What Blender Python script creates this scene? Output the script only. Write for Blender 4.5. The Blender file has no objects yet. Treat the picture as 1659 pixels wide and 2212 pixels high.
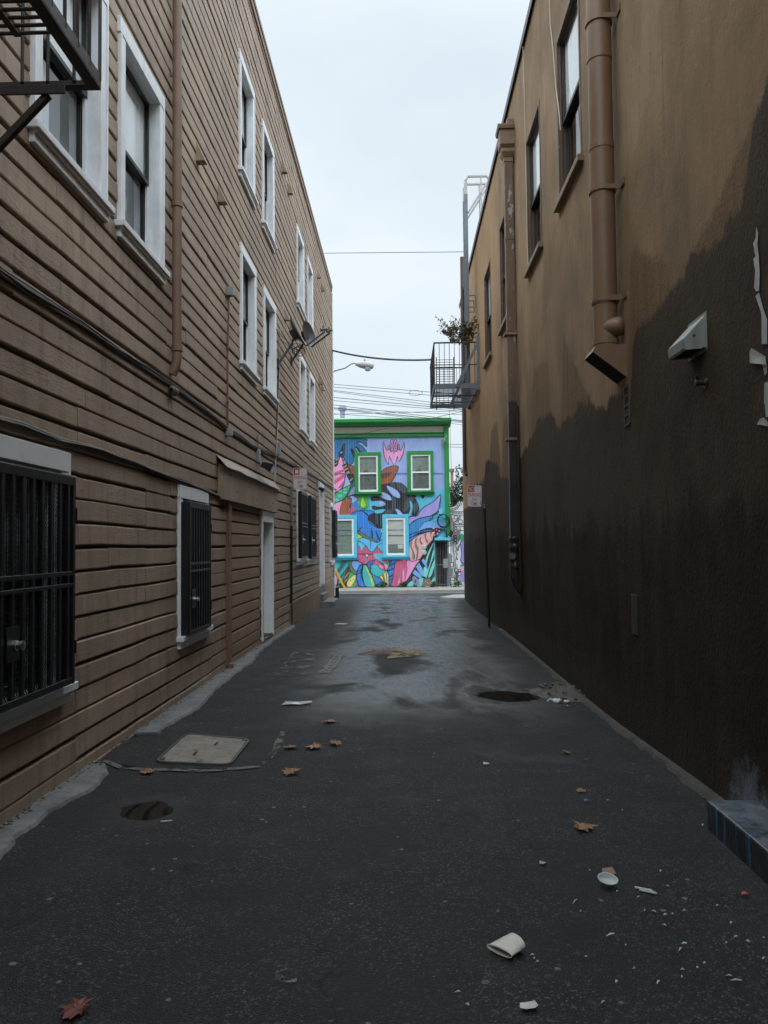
import bpy, math, random
from mathutils import Vector, Matrix, noise
rnd = random.Random(7)
R = math.radians
scene = bpy.context.scene
COL = scene.collection

# ------------------------------------------------------------------ camera
EYE = 1.65
F = 1700.0; CX = 829.5; CY = 1106.0            # photo measured at 1659 x 2212
def basis(yaw, pitch, roll):
    f = Vector((-math.sin(yaw)*math.cos(pitch), math.cos(yaw)*math.cos(pitch), math.sin(pitch)))
    r = Vector((math.cos(yaw), math.sin(yaw), 0)); u = r.cross(f)
    return r*math.cos(roll)-u*math.sin(roll), r*math.sin(roll)+u*math.cos(roll), f
CR, CU, CF = basis(R(1.34), R(2.44), R(.6))
cam = bpy.data.cameras.new('camera'); camo = bpy.data.objects.new('camera', cam); COL.objects.link(camo)
cam.sensor_fit = 'VERTICAL'; cam.sensor_height = 36; cam.lens = F/2212*36
cam.clip_start = .05; cam.clip_end = 1000
M = Matrix((CR, CU, -CF)).transposed().to_4x4(); M.translation = (0, 0, EYE)
camo.matrix_world = M
scene.camera = camo

# ------------------------------------------------------------------ light
scene.view_settings.view_transform = 'Standard'; scene.view_settings.look = 'None'
scene.view_settings.gamma = 1; scene.view_settings.exposure = .12
SUN_EL, SUN_AZ = 68, 200
w = bpy.data.worlds.new('World'); scene.world = w; w.use_nodes = True
nt = w.node_tree; nt.nodes.clear()
def nd(nt, typ, ins=None, **props):
    n = nt.nodes.new(typ)
    for k, v in props.items(): setattr(n, k, v)
    for k, v in (ins or {}).items():
        s = n.inputs[k]
        if isinstance(v, bpy.types.NodeSocket): nt.links.new(v, s)
        else: s.default_value = v
    return n
def mth(nt, op, a, b=0.0, c=None, clamp=False):
    ins = {0: a, 1: b}
    if c is not None: ins[2] = c
    return nd(nt, 'ShaderNodeMath', ins, operation=op, use_clamp=clamp).outputs[0]
def mix(nt, fac, a, b, blend='MIX'):
    def c(v): return v if isinstance(v, bpy.types.NodeSocket) or len(v) == 4 else (*v, 1)
    return nd(nt, 'ShaderNodeMix', {0: fac, 6: c(a), 7: c(b)}, data_type='RGBA', blend_type=blend).outputs[2]
def mapr(nt, v, a, b, c=0.0, d=1.0, smooth=False):
    return nd(nt, 'ShaderNodeMapRange', {0: v, 1: a, 2: b, 3: c, 4: d}, clamp=True,
              interpolation_type='SMOOTHSTEP' if smooth else 'LINEAR').outputs[0]
def nse(nt, vec, scale, detail=4, rough=.55, dist=0, dim='3D'):
    return nd(nt, 'ShaderNodeTexNoise', {'Vector': vec, 'Scale': scale, 'Detail': detail, 'Roughness': rough, 'Distortion': dist}).outputs[0]
def vmul(nt, v, s):
    return nd(nt, 'ShaderNodeVectorMath', {0: v, 1: s}, operation='MULTIPLY').outputs[0]
sky = nd(nt, 'ShaderNodeTexSky', sky_type='NISHITA', sun_disc=False, sun_elevation=R(SUN_EL), sun_rotation=R(SUN_AZ))
tc = nd(nt, 'ShaderNodeTexCoord').outputs['Generated']
sep = nd(nt, 'ShaderNodeSeparateXYZ', {0: tc})
cl = nse(nt, vmul(nt, tc, (1, 1, 2.2)), 2.2, 5, .5, .4)
cloud = mix(nt, mapr(nt, cl, .36, .64), (6.9, 7.9, 8.75), (8.3, 9.1, 9.65))
lift = mth(nt, 'ADD', 1.0, mth(nt, 'MULTIPLY', mapr(nt, sep.outputs[2], .60, .68, 0, 6.4, True), mapr(nt, sep.outputs[2], .74, .92, 1, .06, True)))   # added bright band of sky above the view, lights the upper walls
cloud = nd(nt, 'ShaderNodeVectorMath', {0: cloud, 'Scale': lift}, operation='SCALE').outputs[0]
skyc = mix(nt, .94, sky.outputs[0], cloud)
bg = nd(nt, 'ShaderNodeBackground', {'Color': skyc, 'Strength': .1})
nt.links.new(bg.outputs[0], nd(nt, 'ShaderNodeOutputWorld').inputs[0])
sl = bpy.data.lights.new('sun', 'SUN'); sl.energy = .5; sl.angle = R(60); sl.color = (1, .98, .95)
so = bpy.data.objects.new('sun', sl); COL.objects.link(so)
so.rotation_euler = (R(90-SUN_EL), 0, R(180-SUN_AZ)); so.location = (0, 5, 30)

# ------------------------------------------------------------------ unprojection helpers (photo pixel -> place)
A = 2.39; B = 2.01                                # wall planes: left x=-A, right x=B
O = Vector((0, 0, EYE))
def ray(u, v): return CF + CR*((u-CX)/F) - CU*((v-CY)/F)
def atX(u, v, X): d = ray(u, v); return O + d*(X/d.x)
def atY(u, v, Y): d = ray(u, v); return O + d*(Y/d.y)
def atZ(u, v, Z): d = ray(u, v); return O + d*((Z-EYE)/d.z)
def lw(u, v, out=0.0): return atX(u, v, -A+out)
def rw(u, v, out=0.0): return atX(u, v, B-out)
def sm(t): t = min(1, max(0, t)); return t*t*(3-2*t)
def gz(x, y):
    if y < 14: z = 0
    elif y < 26.5: z = -.12*(y-14)/12.5
    elif y < 34.9: z = -.12-.35*(y-26.5)/8.4
    else: z = -.47
    k = sm((y-4.5)/4)*(1-sm((y-24)/3))
    z -= .05*max(0, min(x, 2.2)-.3)*k
    return z
def gp(u, v, up=0.0):
    z = 0
    for _ in range(6):
        p = atZ(u, v, z); z = gz(p.x, p.y)
    return Vector((p.x, p.y, z+up))

# ------------------------------------------------------------------ mesh builder
class MB:
    def __init__(s): s.v = []; s.f = []; s.mi = []; s.s = []; s.t = []
    def add(s, vs, fs, mi=0, smooth=False, tone=0.0):
        b = len(s.v); s.v += [Vector(p) for p in vs]
        for f in fs:
            s.f.append([b+i for i in f]); s.mi.append(mi); s.s.append(smooth); s.t.append(tone)
        return s
    def obox(s, o, a, b, c, mi=0):
        o, a, b, c = Vector(o), Vector(a), Vector(b), Vector(c)
        if a.cross(b).dot(c) < 0: a, b = b, a
        vs = [o, o+a, o+a+b, o+b, o+c, o+a+c, o+a+b+c, o+b+c]
        return s.add(vs, [(0,3,2,1),(4,5,6,7),(0,1,5,4),(1,2,6,5),(2,3,7,6),(3,0,4,7)], mi)
    def box(s, x0, x1, y0, y1, z0, z1, mi=0):
        return s.obox((x0,y0,z0), (x1-x0,0,0), (0,y1-y0,0), (0,0,z1-z0), mi)
    def bar(s, p, q, w, h, up=(0,0,1), mi=0):
        p, q = Vector(p), Vector(q); d = (q-p); n = d.normalized()
        sd = n.cross(Vector(up))
        if sd.length < 1e-4: sd = n.cross(Vector((0,1,0)))
        sd.normalize(); u = sd.cross(n)
        return s.obox(p-sd*w/2-u*h/2, sd*w, d, u*h, mi)
    def tube(s, path, r, n=8, mi=0, cap=True):
        path = [Vector(p) for p in path]; k = len(path); vs = []; prev = None
        for i, p in enumerate(path):
            t = (path[min(i+1, k-1)]-path[max(i-1, 0)]).normalized()
            if prev is None:
                a = t.cross(Vector((0,0,1)))
                if a.length < 1e-3: a = t.cross(Vector((0,1,0)))
            else: a = prev - t*prev.dot(t)
            a.normalize(); prev = a; b = t.cross(a)
            rr = r[i] if isinstance(r, (list, tuple)) else r
            for j in range(n):
                th = 2*math.pi*j/n; vs.append(p+(a*math.cos(th)+b*math.sin(th))*rr)
        fs = [(i*n+j, i*n+(j+1)%n, (i+1)*n+(j+1)%n, (i+1)*n+j) for i in range(k-1) for j in range(n)]
        s.add(vs, fs, mi, n > 5)
        if cap:
            b = len(s.v)-k*n
            s.f.append([b+j for j in range(n)][::-1]); s.mi.append(mi); s.s.append(False); s.t.append(0)
            s.f.append([b+(k-1)*n+j for j in range(n)]); s.mi.append(mi); s.s.append(False); s.t.append(0)
        return s
    def lathe(s, o, d, prof, n=20, mi=0, smooth=True):      # prof: (along, radius)
        o, d = Vector(o), Vector(d).normalized(); a = d.cross(Vector((0,0,1)))
        if a.length < 1e-3: a = d.cross(Vector((0,1,0)))
        a.normalize(); b = d.cross(a); vs = []
        for t, r in prof:
            for j in range(n):
                th = 2*math.pi*j/n; vs.append(o+d*t+(a*math.cos(th)+b*math.sin(th))*max(r, 1e-4))
        fs = [(i*n+j, i*n+(j+1)%n, (i+1)*n+(j+1)%n, (i+1)*n+j) for i in range(len(prof)-1) for j in range(n)]
        return s.add(vs, fs, mi, smooth)
    def poly(s, pts, mi=0): return s.add(pts, [tuple(range(len(pts)))], mi)
    def prism(s, pts, vec, mi=0):
        pts = [Vector(p) for p in pts]; vec = Vector(vec); n = len(pts)
        fs = [tuple(range(n))[::-1], tuple(range(n, 2*n))] + [(i, (i+1)%n, n+(i+1)%n, n+i) for i in range(n)]
        return s.add(pts+[p+vec for p in pts], fs, mi)
    def build(s, name, mats, parent=None, loc=None, bevel=0, seg=2, tone=False, sub=0, normals=True):
        me = bpy.data.meshes.new(name)
        off = Vector(loc) if loc is not None else (BASE.get(parent.name, Vector()) if parent else Vector())
        me.from_pydata([tuple(p-off) for p in s.v], [], s.f)
        if not isinstance(mats, (list, tuple)): mats = [mats]
        for m in mats: me.materials.append(m)
        me.polygons.foreach_set('material_index', s.mi)
        me.polygons.foreach_set('use_smooth', s.s)
        if tone:
            at = me.attributes.new('tone', 'FLOAT', 'FACE'); at.data.foreach_set('value', s.t)
        if any(s.s): me.set_sharp_from_angle(angle=R(38))
        me.update()
        o = bpy.data.objects.new(name, me); COL.objects.link(o)
        if parent: o.parent = parent; BASE[o.name] = off
        else: o.location = off; BASE[o.name] = off
        if bevel:
            b = o.modifiers.new('bevel', 'BEVEL'); b.width = bevel; b.segments = seg; b.limit_method = 'ANGLE'; b.angle_limit = R(40)
        if sub:
            b = o.modifiers.new('sub', 'SUBSURF'); b.levels = b.render_levels = sub
        return o
BASE = {}
def tag(o, label=None, cat=None, group=None, kind=None):
    if label: o['label'] = label
    if cat: o['category'] = cat
    if group: o['group'] = group
    if kind: o['kind'] = kind
    return o
def thing(name, label, cat, loc=(0,0,0), group=None):
    o = bpy.data.objects.new(name, None); COL.objects.link(o); o.location = loc; o.empty_display_size = .2
    BASE[o.name] = Vector(loc)
    return tag(o, label, cat, group)

# ------------------------------------------------------------------ materials
def hexc(h, g=1.0):
    h = h.lstrip('#'); out = []
    for i in (0, 2, 4):
        c = int(h[i:i+2], 16)/255; out.append(min(.95, g*(c/12.92 if c < .04045 else ((c+.055)/1.055)**2.4)))
    return tuple(out)
def start(name):
    m = bpy.data.materials.new(name); m.use_nodes = True; nt = m.node_tree; nt.nodes.clear()
    pos = nd(nt, 'ShaderNodeNewGeometry').outputs['Position']
    return m, nt, pos
def finish(m, nt, col, rough=.6, metal=0.0, h=None, dist=.01, strength=.6, spec=.5, **kw):
    ins = {'Base Color': col if isinstance(col, bpy.types.NodeSocket) or len(col) == 4 else (*col, 1), 'Roughness': rough, 'Metallic': metal, 'Specular IOR Level': spec}
    ins.update(kw)
    b = nd(nt, 'ShaderNodeBsdfPrincipled', ins)
    if h is not None:
        bp = nd(nt, 'ShaderNodeBump', {'Height': h, 'Distance': dist, 'Strength': strength}); nt.links.new(bp.outputs[0], b.inputs['Normal'])
    out = nd(nt, 'ShaderNodeOutputMaterial'); nt.links.new(b.outputs[0], out.inputs[0])
    return m
def paint(name, col, rough=.55, var=.18, vs=5, bs=60, dist=.002, metal=0, stretch=(1,1,1), dirt=None, dv=.35, chip=None, cs=18, cth=.66, spec=.5):
    m, nt, pos = start(name)
    p = vmul(nt, pos, stretch)
    n1 = nse(nt, p, vs, 5, .6)
    c = mix(nt, mapr(nt, n1, .3, .7), tuple(x*(1-var) for x in col), tuple(min(.95, x*(1+var*.6)) for x in col))
    if dirt:
        n2 = nse(nt, vmul(nt, pos, (6, 6, .9)), 2.2, 6, .65)
        c = mix(nt, mapr(nt, n2, .5, .75, 0, dv), c, dirt)
    h = nse(nt, pos, bs, 3, .5)
    if chip:
        n3 = nse(nt, vmul(nt, pos, (1, 1, .45)), cs, 5, .62)
        k = mapr(nt, n3, cth, cth+.02); c = mix(nt, k, c, chip)
        h = mth(nt, 'SUBTRACT', h, k)
    r = mapr(nt, n1, .3, .7, max(.05, rough-.08), min(1, rough+.1))
    return finish(m, nt, c, r, metal, h, dist, .5, spec)

# siding: worn tan brown paint on old boards
def siding_mat(name, base, worn=1.0):
    m, nt, pos = start(name)
    tone = nd(nt, 'ShaderNodeAttribute', attribute_name='tone').outputs['Fac']
    grain = nse(nt, vmul(nt, pos, (1, 1.3, 26)), 1.6, 6, .62, .6)
    blot = nse(nt, pos, 1.1, 5, .6)
    c = mix(nt, mapr(nt, blot, .3, .72), tuple(x*.76 for x in base), tuple(x*1.16 for x in base))
    c = mix(nt, mapr(nt, tone, -1, 1, 0, 1), mix(nt, 1.0, c, (.89, .89, .885), 'MULTIPLY'), mix(nt, 1.0, c, (1.09, 1.085, 1.08), 'MULTIPLY'))
    dirt = nse(nt, vmul(nt, pos, (5, 5, .7)), 1.5, 7, .66)
    c = mix(nt, mapr(nt, dirt, .50, .76, 0, .65*worn), c, (.10, .073, .053))
    rust = nse(nt, vmul(nt, pos, (1, 1.4, 4.0)), 1.7, 7, .66, .5)
    c = mix(nt, mapr(nt, rust, .62, .74, 0, .6*worn), c, (.30, .165, .085))
    crack = nse(nt, vmul(nt, pos, (1, 2.2, 42)), 1.9, 5, .7, 1.2)
    k = mapr(nt, crack, .66, .72, 0, 1)
    c = mix(nt, mth(nt, 'MULTIPLY', k, .55*worn), c, (.07, .05, .035))
    fl = nse(nt, vmul(nt, pos, (1, 1, 2.6)), 9, 6, .62, 2.0)
    fl2 = mapr(nt, fl, .50, .56)
    zone = mapr(nt, nse(nt, pos, .8, 3), .42, .6)
    h = mth(nt, 'ADD', mth(nt, 'MULTIPLY', grain, .5), mth(nt, 'MULTIPLY', mth(nt, 'MULTIPLY', fl2, zone), .45))
    h = mth(nt, 'SUBTRACT', h, mth(nt, 'MULTIPLY', k, .9))
    return finish(m, nt, c, mapr(nt, blot, .3, .7, .55, .75), 0, h, .009*worn+.001, .65, .25)
SIDE = siding_mat('siding_paint', (.374, .283, .210))
PANEL = siding_mat('panel_paint', (.33, .225, .148), .25)
WHITE = paint('white_trim_paint', (.80, .82, .835), .5, .10, 7, 30, .003, dirt=(.32, .31, .29), dv=.3, chip=(.33, .28, .23), cs=26, cth=.73)
WHITE2 = paint('white_trim_clean', (.80, .82, .84), .45, .06, 5, 40, .002)
BROWNT = paint('brown_trim_paint', (.22, .145, .09), .55, .2, 6, 40, .003)
BLACKM = paint('black_ironwork', (.012, .012, .013), .42, .3, 9, 120, .001, metal=0)
DKBROWN = paint('dark_brown_iron', (.045, .034, .029), .55, .35, 14, 70, .002, chip=(.16, .13, .11), cs=40, cth=.70)
SASH = paint('dark_sash', (.02, .02, .022), .4, .2)
GREYM = paint('grey_galvanised', (.33, .35, .36), .45, .2, 9, 60, .001, metal=.35)
PIPEBR = paint('brown_pipe_paint', (.235, .150, .10), .5, .18, 5, 40, .002, dirt=(.1, .06, .04))
RUST = paint('rusty_pipe', (.20, .10, .055), .75, .35, 30, 80, .002)
CABLE = paint('black_cable', (.018, .017, .016), .55, .2)
CABLE2 = paint('brown_cable', (.13, .095, .065), .6, .2)
CORD = paint('pale_cord', (.52, .46, .38), .7, .1)
CHROME = paint('steel_lock', (.62, .62, .62), .25, .1, metal=1)
CONC = paint('concrete', (.175, .178, .176), .85, .4, 3.5, 55, .010, dirt=(.05, .05, .05), dv=.8)
FOUND = paint('stucco_base', (.25, .165, .105), .8, .25, 2.2, 45, .008, dirt=(.10, .075, .05))
SHADEIN = paint('painted_shade', (.012, .013, .014), .9, .2)  # near-black, stands in for shade inside openings and behind windows
CURT = paint('white_curtain', (.86, .87, .88), .8, .1, 14, 60, .004, stretch=(1, 8, .2))
SCREEN = paint('dark_screen', (.055, .057, .058), .7, .3, 5)
BLIND = paint('grey_blind', (.26, .28, .29), .6, .1)
def glass_mat(name, tint, rough=.02, op=.3, ior=1.75):
    m, nt, pos = start(name)
    fr = nd(nt, 'ShaderNodeFresnel', {'IOR': ior})
    tr = nd(nt, 'ShaderNodeBsdfTransparent', {'Color': (*tint, 1)})
    wob = nse(nt, pos, 1.5, 2)
    bp = nd(nt, 'ShaderNodeBump', {'Height': wob, 'Distance': .01, 'Strength': .2})
    gl = nd(nt, 'ShaderNodeBsdfGlossy', {'Color': (1, 1, 1, 1), 'Roughness': rough, 'Normal': bp.outputs[0]})
    bf = nd(nt, 'ShaderNodeNewGeometry').outputs['Backfacing']
    mx = nd(nt, 'ShaderNodeMixShader', {0: mth(nt, 'MULTIPLY', fr.outputs[0], mth(nt, 'SUBTRACT', 1.0, bf)), 1: tr.outputs[0], 2: gl.outputs[0]})
    nt.links.new(mx.outputs[0], nd(nt, 'ShaderNodeOutputMaterial').inputs[0])
    return m
GLASS = glass_mat('window_glass', (.95, .97, .97), ior=1.65)
CLEARG = glass_mat('clear_plastic', (.86, .90, .90), .08)

# right wall stucco: three coats of brown paint with roller edges
def curve_node(nt, x, pts, x0, x1, zmax):
    n = nd(nt, 'ShaderNodeFloatCurve', {'Value': mapr(nt, x, x0, x1)})
    cu = n.mapping.curves[0]
    pts = sorted((min(1, max(0, (a-x0)/(x1-x0))), min(1, max(0, b/zmax))) for a, b in pts)
    q = []
    for p in pts:
        if not q or p[0]-q[-1][0] > .0012: q.append(p)
    if q[0][0] > 0: q.insert(0, (0, q[0][1]))
    if q[-1][0] < 1: q.append((1, q[-1][1]))
    while len(cu.points) < len(q): cu.points.new(.5, .5)
    for cp, p in zip(cu.points, q): cp.location = p; cp.handle_type = 'VECTOR'
    n.mapping.use_clip = False
    n.mapping.update()
    return mth(nt, 'MULTIPLY', n.outputs[0], zmax)
def z5(a, b): return 929+a/2.2726, b/2.2726
def z6(a, b): return 929+a/2.2726, 531+b/2.2726
def z9(a, b): return 929+a/5.0, 995.4+b/5.0
dark_pts = [z5(*p) for p in [(1659,350),(1600,560),(1580,640),(1575,800),(1535,1000),(1450,1100),(1385,1210),(1330,1270),(1295,1240),(1262,1260),(1245,1340),(1200,1420)]] + \
    [z6(*p) for p in [(1182,240),(1140,300),(1050,380),(1000,420),(990,560),(985,735),(880,738),(866,800),(812,785),(800,775),(712,785),(700,830),(652,850),(640,925),(610,828),(522,858),(512,920),(460,1000),(420,1105),(350,1152),(332,1068),(272,1055)]] + \
    [z9(*p) for p in [(582,250),(482,258),(400,500)]]
mid_pts = [z5(*p) for p in [(1659,420),(1185,1480),(1172,1300),(1163,1003),(985,1205)]] + \
    [z6(*p) for p in [(975,800),(800,800),(789,770),(776,298),(652,440),(648,860),(596,880),(588,830),(580,540),(506,612),(500,940),(422,1120),(412,1090),(404,768),(360,862),(352,1165),(330,865),(300,900),(290,1080)]] + [z9(400, 540)]
def wallyz(p): q = rw(*p); return (q.y, q.z)
m, nt, pos = start('stucco_paint')
sp = nd(nt, 'ShaderNodeSeparateXYZ', {0: pos})
py, pz = sp.outputs[1], sp.outputs[2]
jag = nse(nt, vmul(nt, pos, (1, 1, .12)), 11, 6, .7)
jag2 = nse(nt, pos, 26, 3, .6)
jag3 = nse(nt, vmul(nt, pos, (1, 1, .5)), 3.2, 4, .6); stip = nse(nt, pos, 75, 3, .6)
zj = mth(nt, 'ADD', pz, mth(nt, 'MULTIPLY', mth(nt, 'SUBTRACT', jag, .5), .17))
zj = mth(nt, 'ADD', zj, mth(nt, 'MULTIPLY', mth(nt, 'SUBTRACT', jag3, .5), .34))
zj = mth(nt, 'ADD', zj, mth(nt, 'MULTIPLY', mth(nt, 'SUBTRACT', stip, .5), .14))
zd = curve_node(nt, py, [wallyz(p) for p in dark_pts], 3.5, 27, 10)
zm = curve_node(nt, py, [wallyz(p) for p in mid_pts], 3.5, 27, 10)
kd = mapr(nt, mth(nt, 'SUBTRACT', zd, zj), -.03, .03)
km = mapr(nt, mth(nt, 'SUBTRACT', zm, mth(nt, 'ADD', pz, mth(nt, 'ADD', mth(nt, 'MULTIPLY', mth(nt, 'SUBTRACT', jag2, .5), .10), mth(nt, 'ADD', mth(nt, 'MULTIPLY', mth(nt, 'SUBTRACT', jag3, .5), .25), mth(nt, 'MULTIPLY', mth(nt, 'SUBTRACT', stip, .5), .10))))), -.04, .04)
b1 = nse(nt, vmul(nt, pos, (1, 1, .35)), 1.4, 6, .6)
b2 = nse(nt, vmul(nt, pos, (7, 7, .5)), 1.2, 6, .62)
up_c = mix(nt, mapr(nt, b1, .3, .72), (.235, .157, .094), (.355, .248, .156))
up_c = mix(nt, mapr(nt, b2, .5, .78, 0, .5), up_c, (.17, .12, .075))
farb = mapr(nt, py, 15.5, 16.5)
mott = nse(nt, pos, .75, 6, .66, .4)
up_c = mix(nt, mapr(nt, mott, .42, .62, 0, .7), up_c, (.165, .118, .072))
up_c = mix(nt, mapr(nt, nse(nt, vmul(nt, pos, (12, 12, .35)), 1.0, 6, .7), .60, .74, 0, .6), up_c, (.12, .085, .052))
up_c = mix(nt, mth(nt, 'MULTIPLY', farb, .45), up_c, (.40, .25, .125))
mid_c = mix(nt, mapr(nt, b2, .35, .65), (.155, .10, .055), (.21, .138, .078))
dk_c = mix(nt, mapr(nt, b1, .32, .7), (.030, .020, .013), (.046, .032, .022))
tone_lo = nse(nt, vmul(nt, pos, (2.5, 2.5, .3)), 1.0, 4, .6)
dk_c = mix(nt, mapr(nt, tone_lo, .45, .65, 0, .5), dk_c, (.066, .048, .034))
dk_c = mix(nt, mapr(nt, nse(nt, pos, 1.7, 6, .68, .5), .46, .62, 0, .6), dk_c, (.022, .016, .012))
rusty = nse(nt, vmul(nt, pos, (5, 5, .45)), 1.3, 7, .7)
dk_c = mix(nt, mapr(nt, rusty, .62, .76, 0, .55), dk_c, (.10, .048, .026))
spray = nse(nt, vmul(nt, pos, (9, 9, 1.3)), 1.25, 6, .7, .3)
dk_c = mix(nt, mapr(nt, spray, .665, .80, 0, .55), dk_c, (.26, .27, .30))
gy = mth(nt, 'MULTIPLY', mth(nt, 'SUBTRACT', py, 4.72), 1/.34); gzz = mth(nt, 'MULTIPLY', pz, 1/.38)
gd = mth(nt, 'ADD', mth(nt, 'SQRT', mth(nt, 'ADD', mth(nt, 'MULTIPLY', gy, gy), mth(nt, 'MULTIPLY', gzz, gzz))), mth(nt, 'MULTIPLY', mth(nt, 'SUBTRACT', nse(nt, pos, 9, 6, .7), .5), 1.6))
low = mapr(nt, mth(nt, 'ADD', pz, mth(nt, 'MULTIPLY', jag, .5)), .75, .45)
dk_c = mix(nt, mth(nt, 'MULTIPLY', low, .55), dk_c, (.062, .057, .049))
z2 = mth(nt, 'ADD', pz, mth(nt, 'ADD', mth(nt, 'MULTIPLY', mth(nt, 'SUBTRACT', jag3, .5), 1.1), mth(nt, 'ADD', mth(nt, 'MULTIPLY', mth(nt, 'SUBTRACT', jag, .5), .35), mth(nt, 'MULTIPLY', mth(nt, 'SUBTRACT', stip, .5), .25))))
k2 = mth(nt, 'MULTIPLY', mapr(nt, z2, 1.75, 1.95), mapr(nt, nse(nt, pos, 1.1, 4), .30, .5, .35, 1))
dk_c = mix(nt, mth(nt, 'MULTIPLY', k2, .7), dk_c, (.084, .064, .047))
dk_c = mix(nt, mapr(nt, nse(nt, vmul(nt, pos, (1, 1, .8)), 6, 7, .72, .8), .55, .72, 0, .45), dk_c, (.020, .015, .011))
dk_c = mix(nt, mapr(nt, gd, 1.0, .3, 0, .9), dk_c, (.24, .27, .31))
c = mix(nt, km, up_c, mid_c); c = mix(nt, kd, c, dk_c)
hs = mth(nt, 'ADD', nse(nt, vmul(nt, pos, (1, 1, .8)), 42, 5, .62), mth(nt, 'MULTIPLY', nse(nt, vmul(nt, pos, (1, 1, .7)), 9, 4, .6), .8))
vor = nd(nt, 'ShaderNodeTexVoronoi', {'Vector': pos, 'Scale': 3.1, 'Randomness': 1.0}, feature='DISTANCE_TO_EDGE').outputs[0]
crk = mth(nt, 'MULTIPLY', mapr(nt, vor, .012, 0), mapr(nt, nse(nt, pos, .7, 3), .6, .68))
hs = mth(nt, 'SUBTRACT', hs, mth(nt, 'MULTIPLY', mth(nt, 'MULTIPLY', crk, mth(nt, 'SUBTRACT', 1.0, kd)), .3))
rg = mix(nt, kd, (.9, .9, .9), (.85, .85, .85))
STUCCO = finish(m, nt, c, rg, 0, hs, mth(nt, 'ADD', .007, mth(nt, 'MULTIPLY', km, .007)), .7, .10)

# asphalt: dark aggregate, damp where the middle of the alley drains
m, nt, pos = start('asphalt_surface')
sp = nd(nt, 'ShaderNodeSeparateXYZ', {0: pos}); px, py = sp.outputs[0], sp.outputs[1]
vo = nd(nt, 'ShaderNodeTexVoronoi', {'Vector': pos, 'Scale': 125})
stone = vo.outputs['Distance']; stc = vo.outputs['Color']
scol = nd(nt, 'ShaderNodeSeparateColor', {0: stc}).outputs[0]
big = nse(nt, pos, .55, 5, .6); med = nse(nt, pos, 3.2, 5, .6)
c = mix(nt, mapr(nt, big, .32, .7), (.0065, .0076, .0077), (.0160, .0178, .0178))
c = mix(nt, mapr(nt, med, .42, .7, 0, .6), c, (.028, .0295, .0285))
c = mix(nt, mth(nt, 'MULTIPLY', mapr(nt, scol, .845, 1.0, 0, .9), mapr(nt, nse(nt, pos, 1.9, 5, .65), .36, .62, .12, 1)), c, (.12, .122, .113))
c = mix(nt, mapr(nt, scol, .35, 0, 0, .6), c, (.012, .013, .014))
vo2 = nd(nt, 'ShaderNodeTexVoronoi', {'Vector': pos, 'Scale': 42}); s2 = nd(nt, 'ShaderNodeSeparateColor', {0: vo2.outputs['Color']}).outputs[0]
kk2 = mth(nt, 'MULTIPLY', mapr(nt, s2, .90, .93), mapr(nt, vo2.outputs['Distance'], .50, .36))
c = mix(nt, mth(nt, 'MULTIPLY', kk2, .4), c, (.075, .078, .073))
gum = nd(nt, 'ShaderNodeTexVoronoi', {'Vector': vmul(nt, pos, (1, 1, 0)), 'Scale': 8.5, 'Randomness': 1.0})
gs = nd(nt, 'ShaderNodeSeparateColor', {0: gum.outputs['Color']})
gdist = mth(nt, 'ADD', gum.outputs['Distance'], mth(nt, 'MULTIPLY', mth(nt, 'SUBTRACT', nse(nt, pos, 45, 3), .5), .14))
gum_k = mth(nt, 'MULTIPLY', mapr(nt, mth(nt, 'SUBTRACT', gdist, mth(nt, 'MULTIPLY', gs.outputs[1], .13)), .015, -.015), mapr(nt, gs.outputs[0], .45, .5))
c = mix(nt, mth(nt, 'MULTIPLY', gum_k, .75), c, (.19, .19, .175))
# damp: broad patches with soft edges, streaked along the wheel tracks
dn = nse(nt, vmul(nt, pos, (1.1, .55, 1)), .9, 5, .58, .5)
lat = mapr(nt, mth(nt, 'ABSOLUTE', mth(nt, 'SUBTRACT', px, .15)), 1.75, .7, 0, 1, True)
far = mapr(nt, py, 6.8, 9.2, 0, 1, True)
damp = mth(nt, 'MULTIPLY', mth(nt, 'MULTIPLY', lat, far), mapr(nt, dn, .35, .53, 0, 1, True))
dn2 = nse(nt, pos, .9, 4)
damp_near = mth(nt, 'MULTIPLY', mapr(nt, dn2, .55, .66, 0, .45, True), mapr(nt, py, 9, 7))
dampc = mth(nt, 'MAXIMUM', damp, damp_near)
c = mix(nt, mth(nt, 'MULTIPLY', dampc, .45), c, (.018, .020, .022))
ckn = nd(nt, 'ShaderNodeVectorMath', {0: pos, 1: nd(nt, 'ShaderNodeTexNoise', {'Vector': pos, 'Scale': 1.6, 'Detail': 5}).outputs['Color']}, operation='ADD').outputs[0]
ck = nd(nt, 'ShaderNodeTexVoronoi', {'Vector': ckn, 'Scale': .62}, feature='DISTANCE_TO_EDGE').outputs[0]
ckk = mth(nt, 'MULTIPLY', mapr(nt, ck, .007, .002), mapr(nt, nse(nt, pos, .6, 3), .47, .53))
c = mix(nt, mth(nt, 'MULTIPLY', ckk, .8), c, (.004, .004, .004))
rough = mth(nt, 'SUBTRACT', mapr(nt, med, .3, .7, .62, .80), mth(nt, 'MULTIPLY', damp, .44))
rough = mth(nt, 'SUBTRACT', rough, mth(nt, 'MULTIPLY', damp_near, .25))
h = mth(nt, 'ADD', mth(nt, 'MULTIPLY', stone, -.7), mth(nt, 'MULTIPLY', nse(nt, pos, 28, 4, .65), .7))
dist = mth(nt, 'SUBTRACT', .010, mth(nt, 'MULTIPLY', damp, .0060))
pn = mth(nt, 'MULTIPLY', mth(nt, 'SUBTRACT', nse(nt, pos, 5, 6, .62), .5), 1.1)
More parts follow.
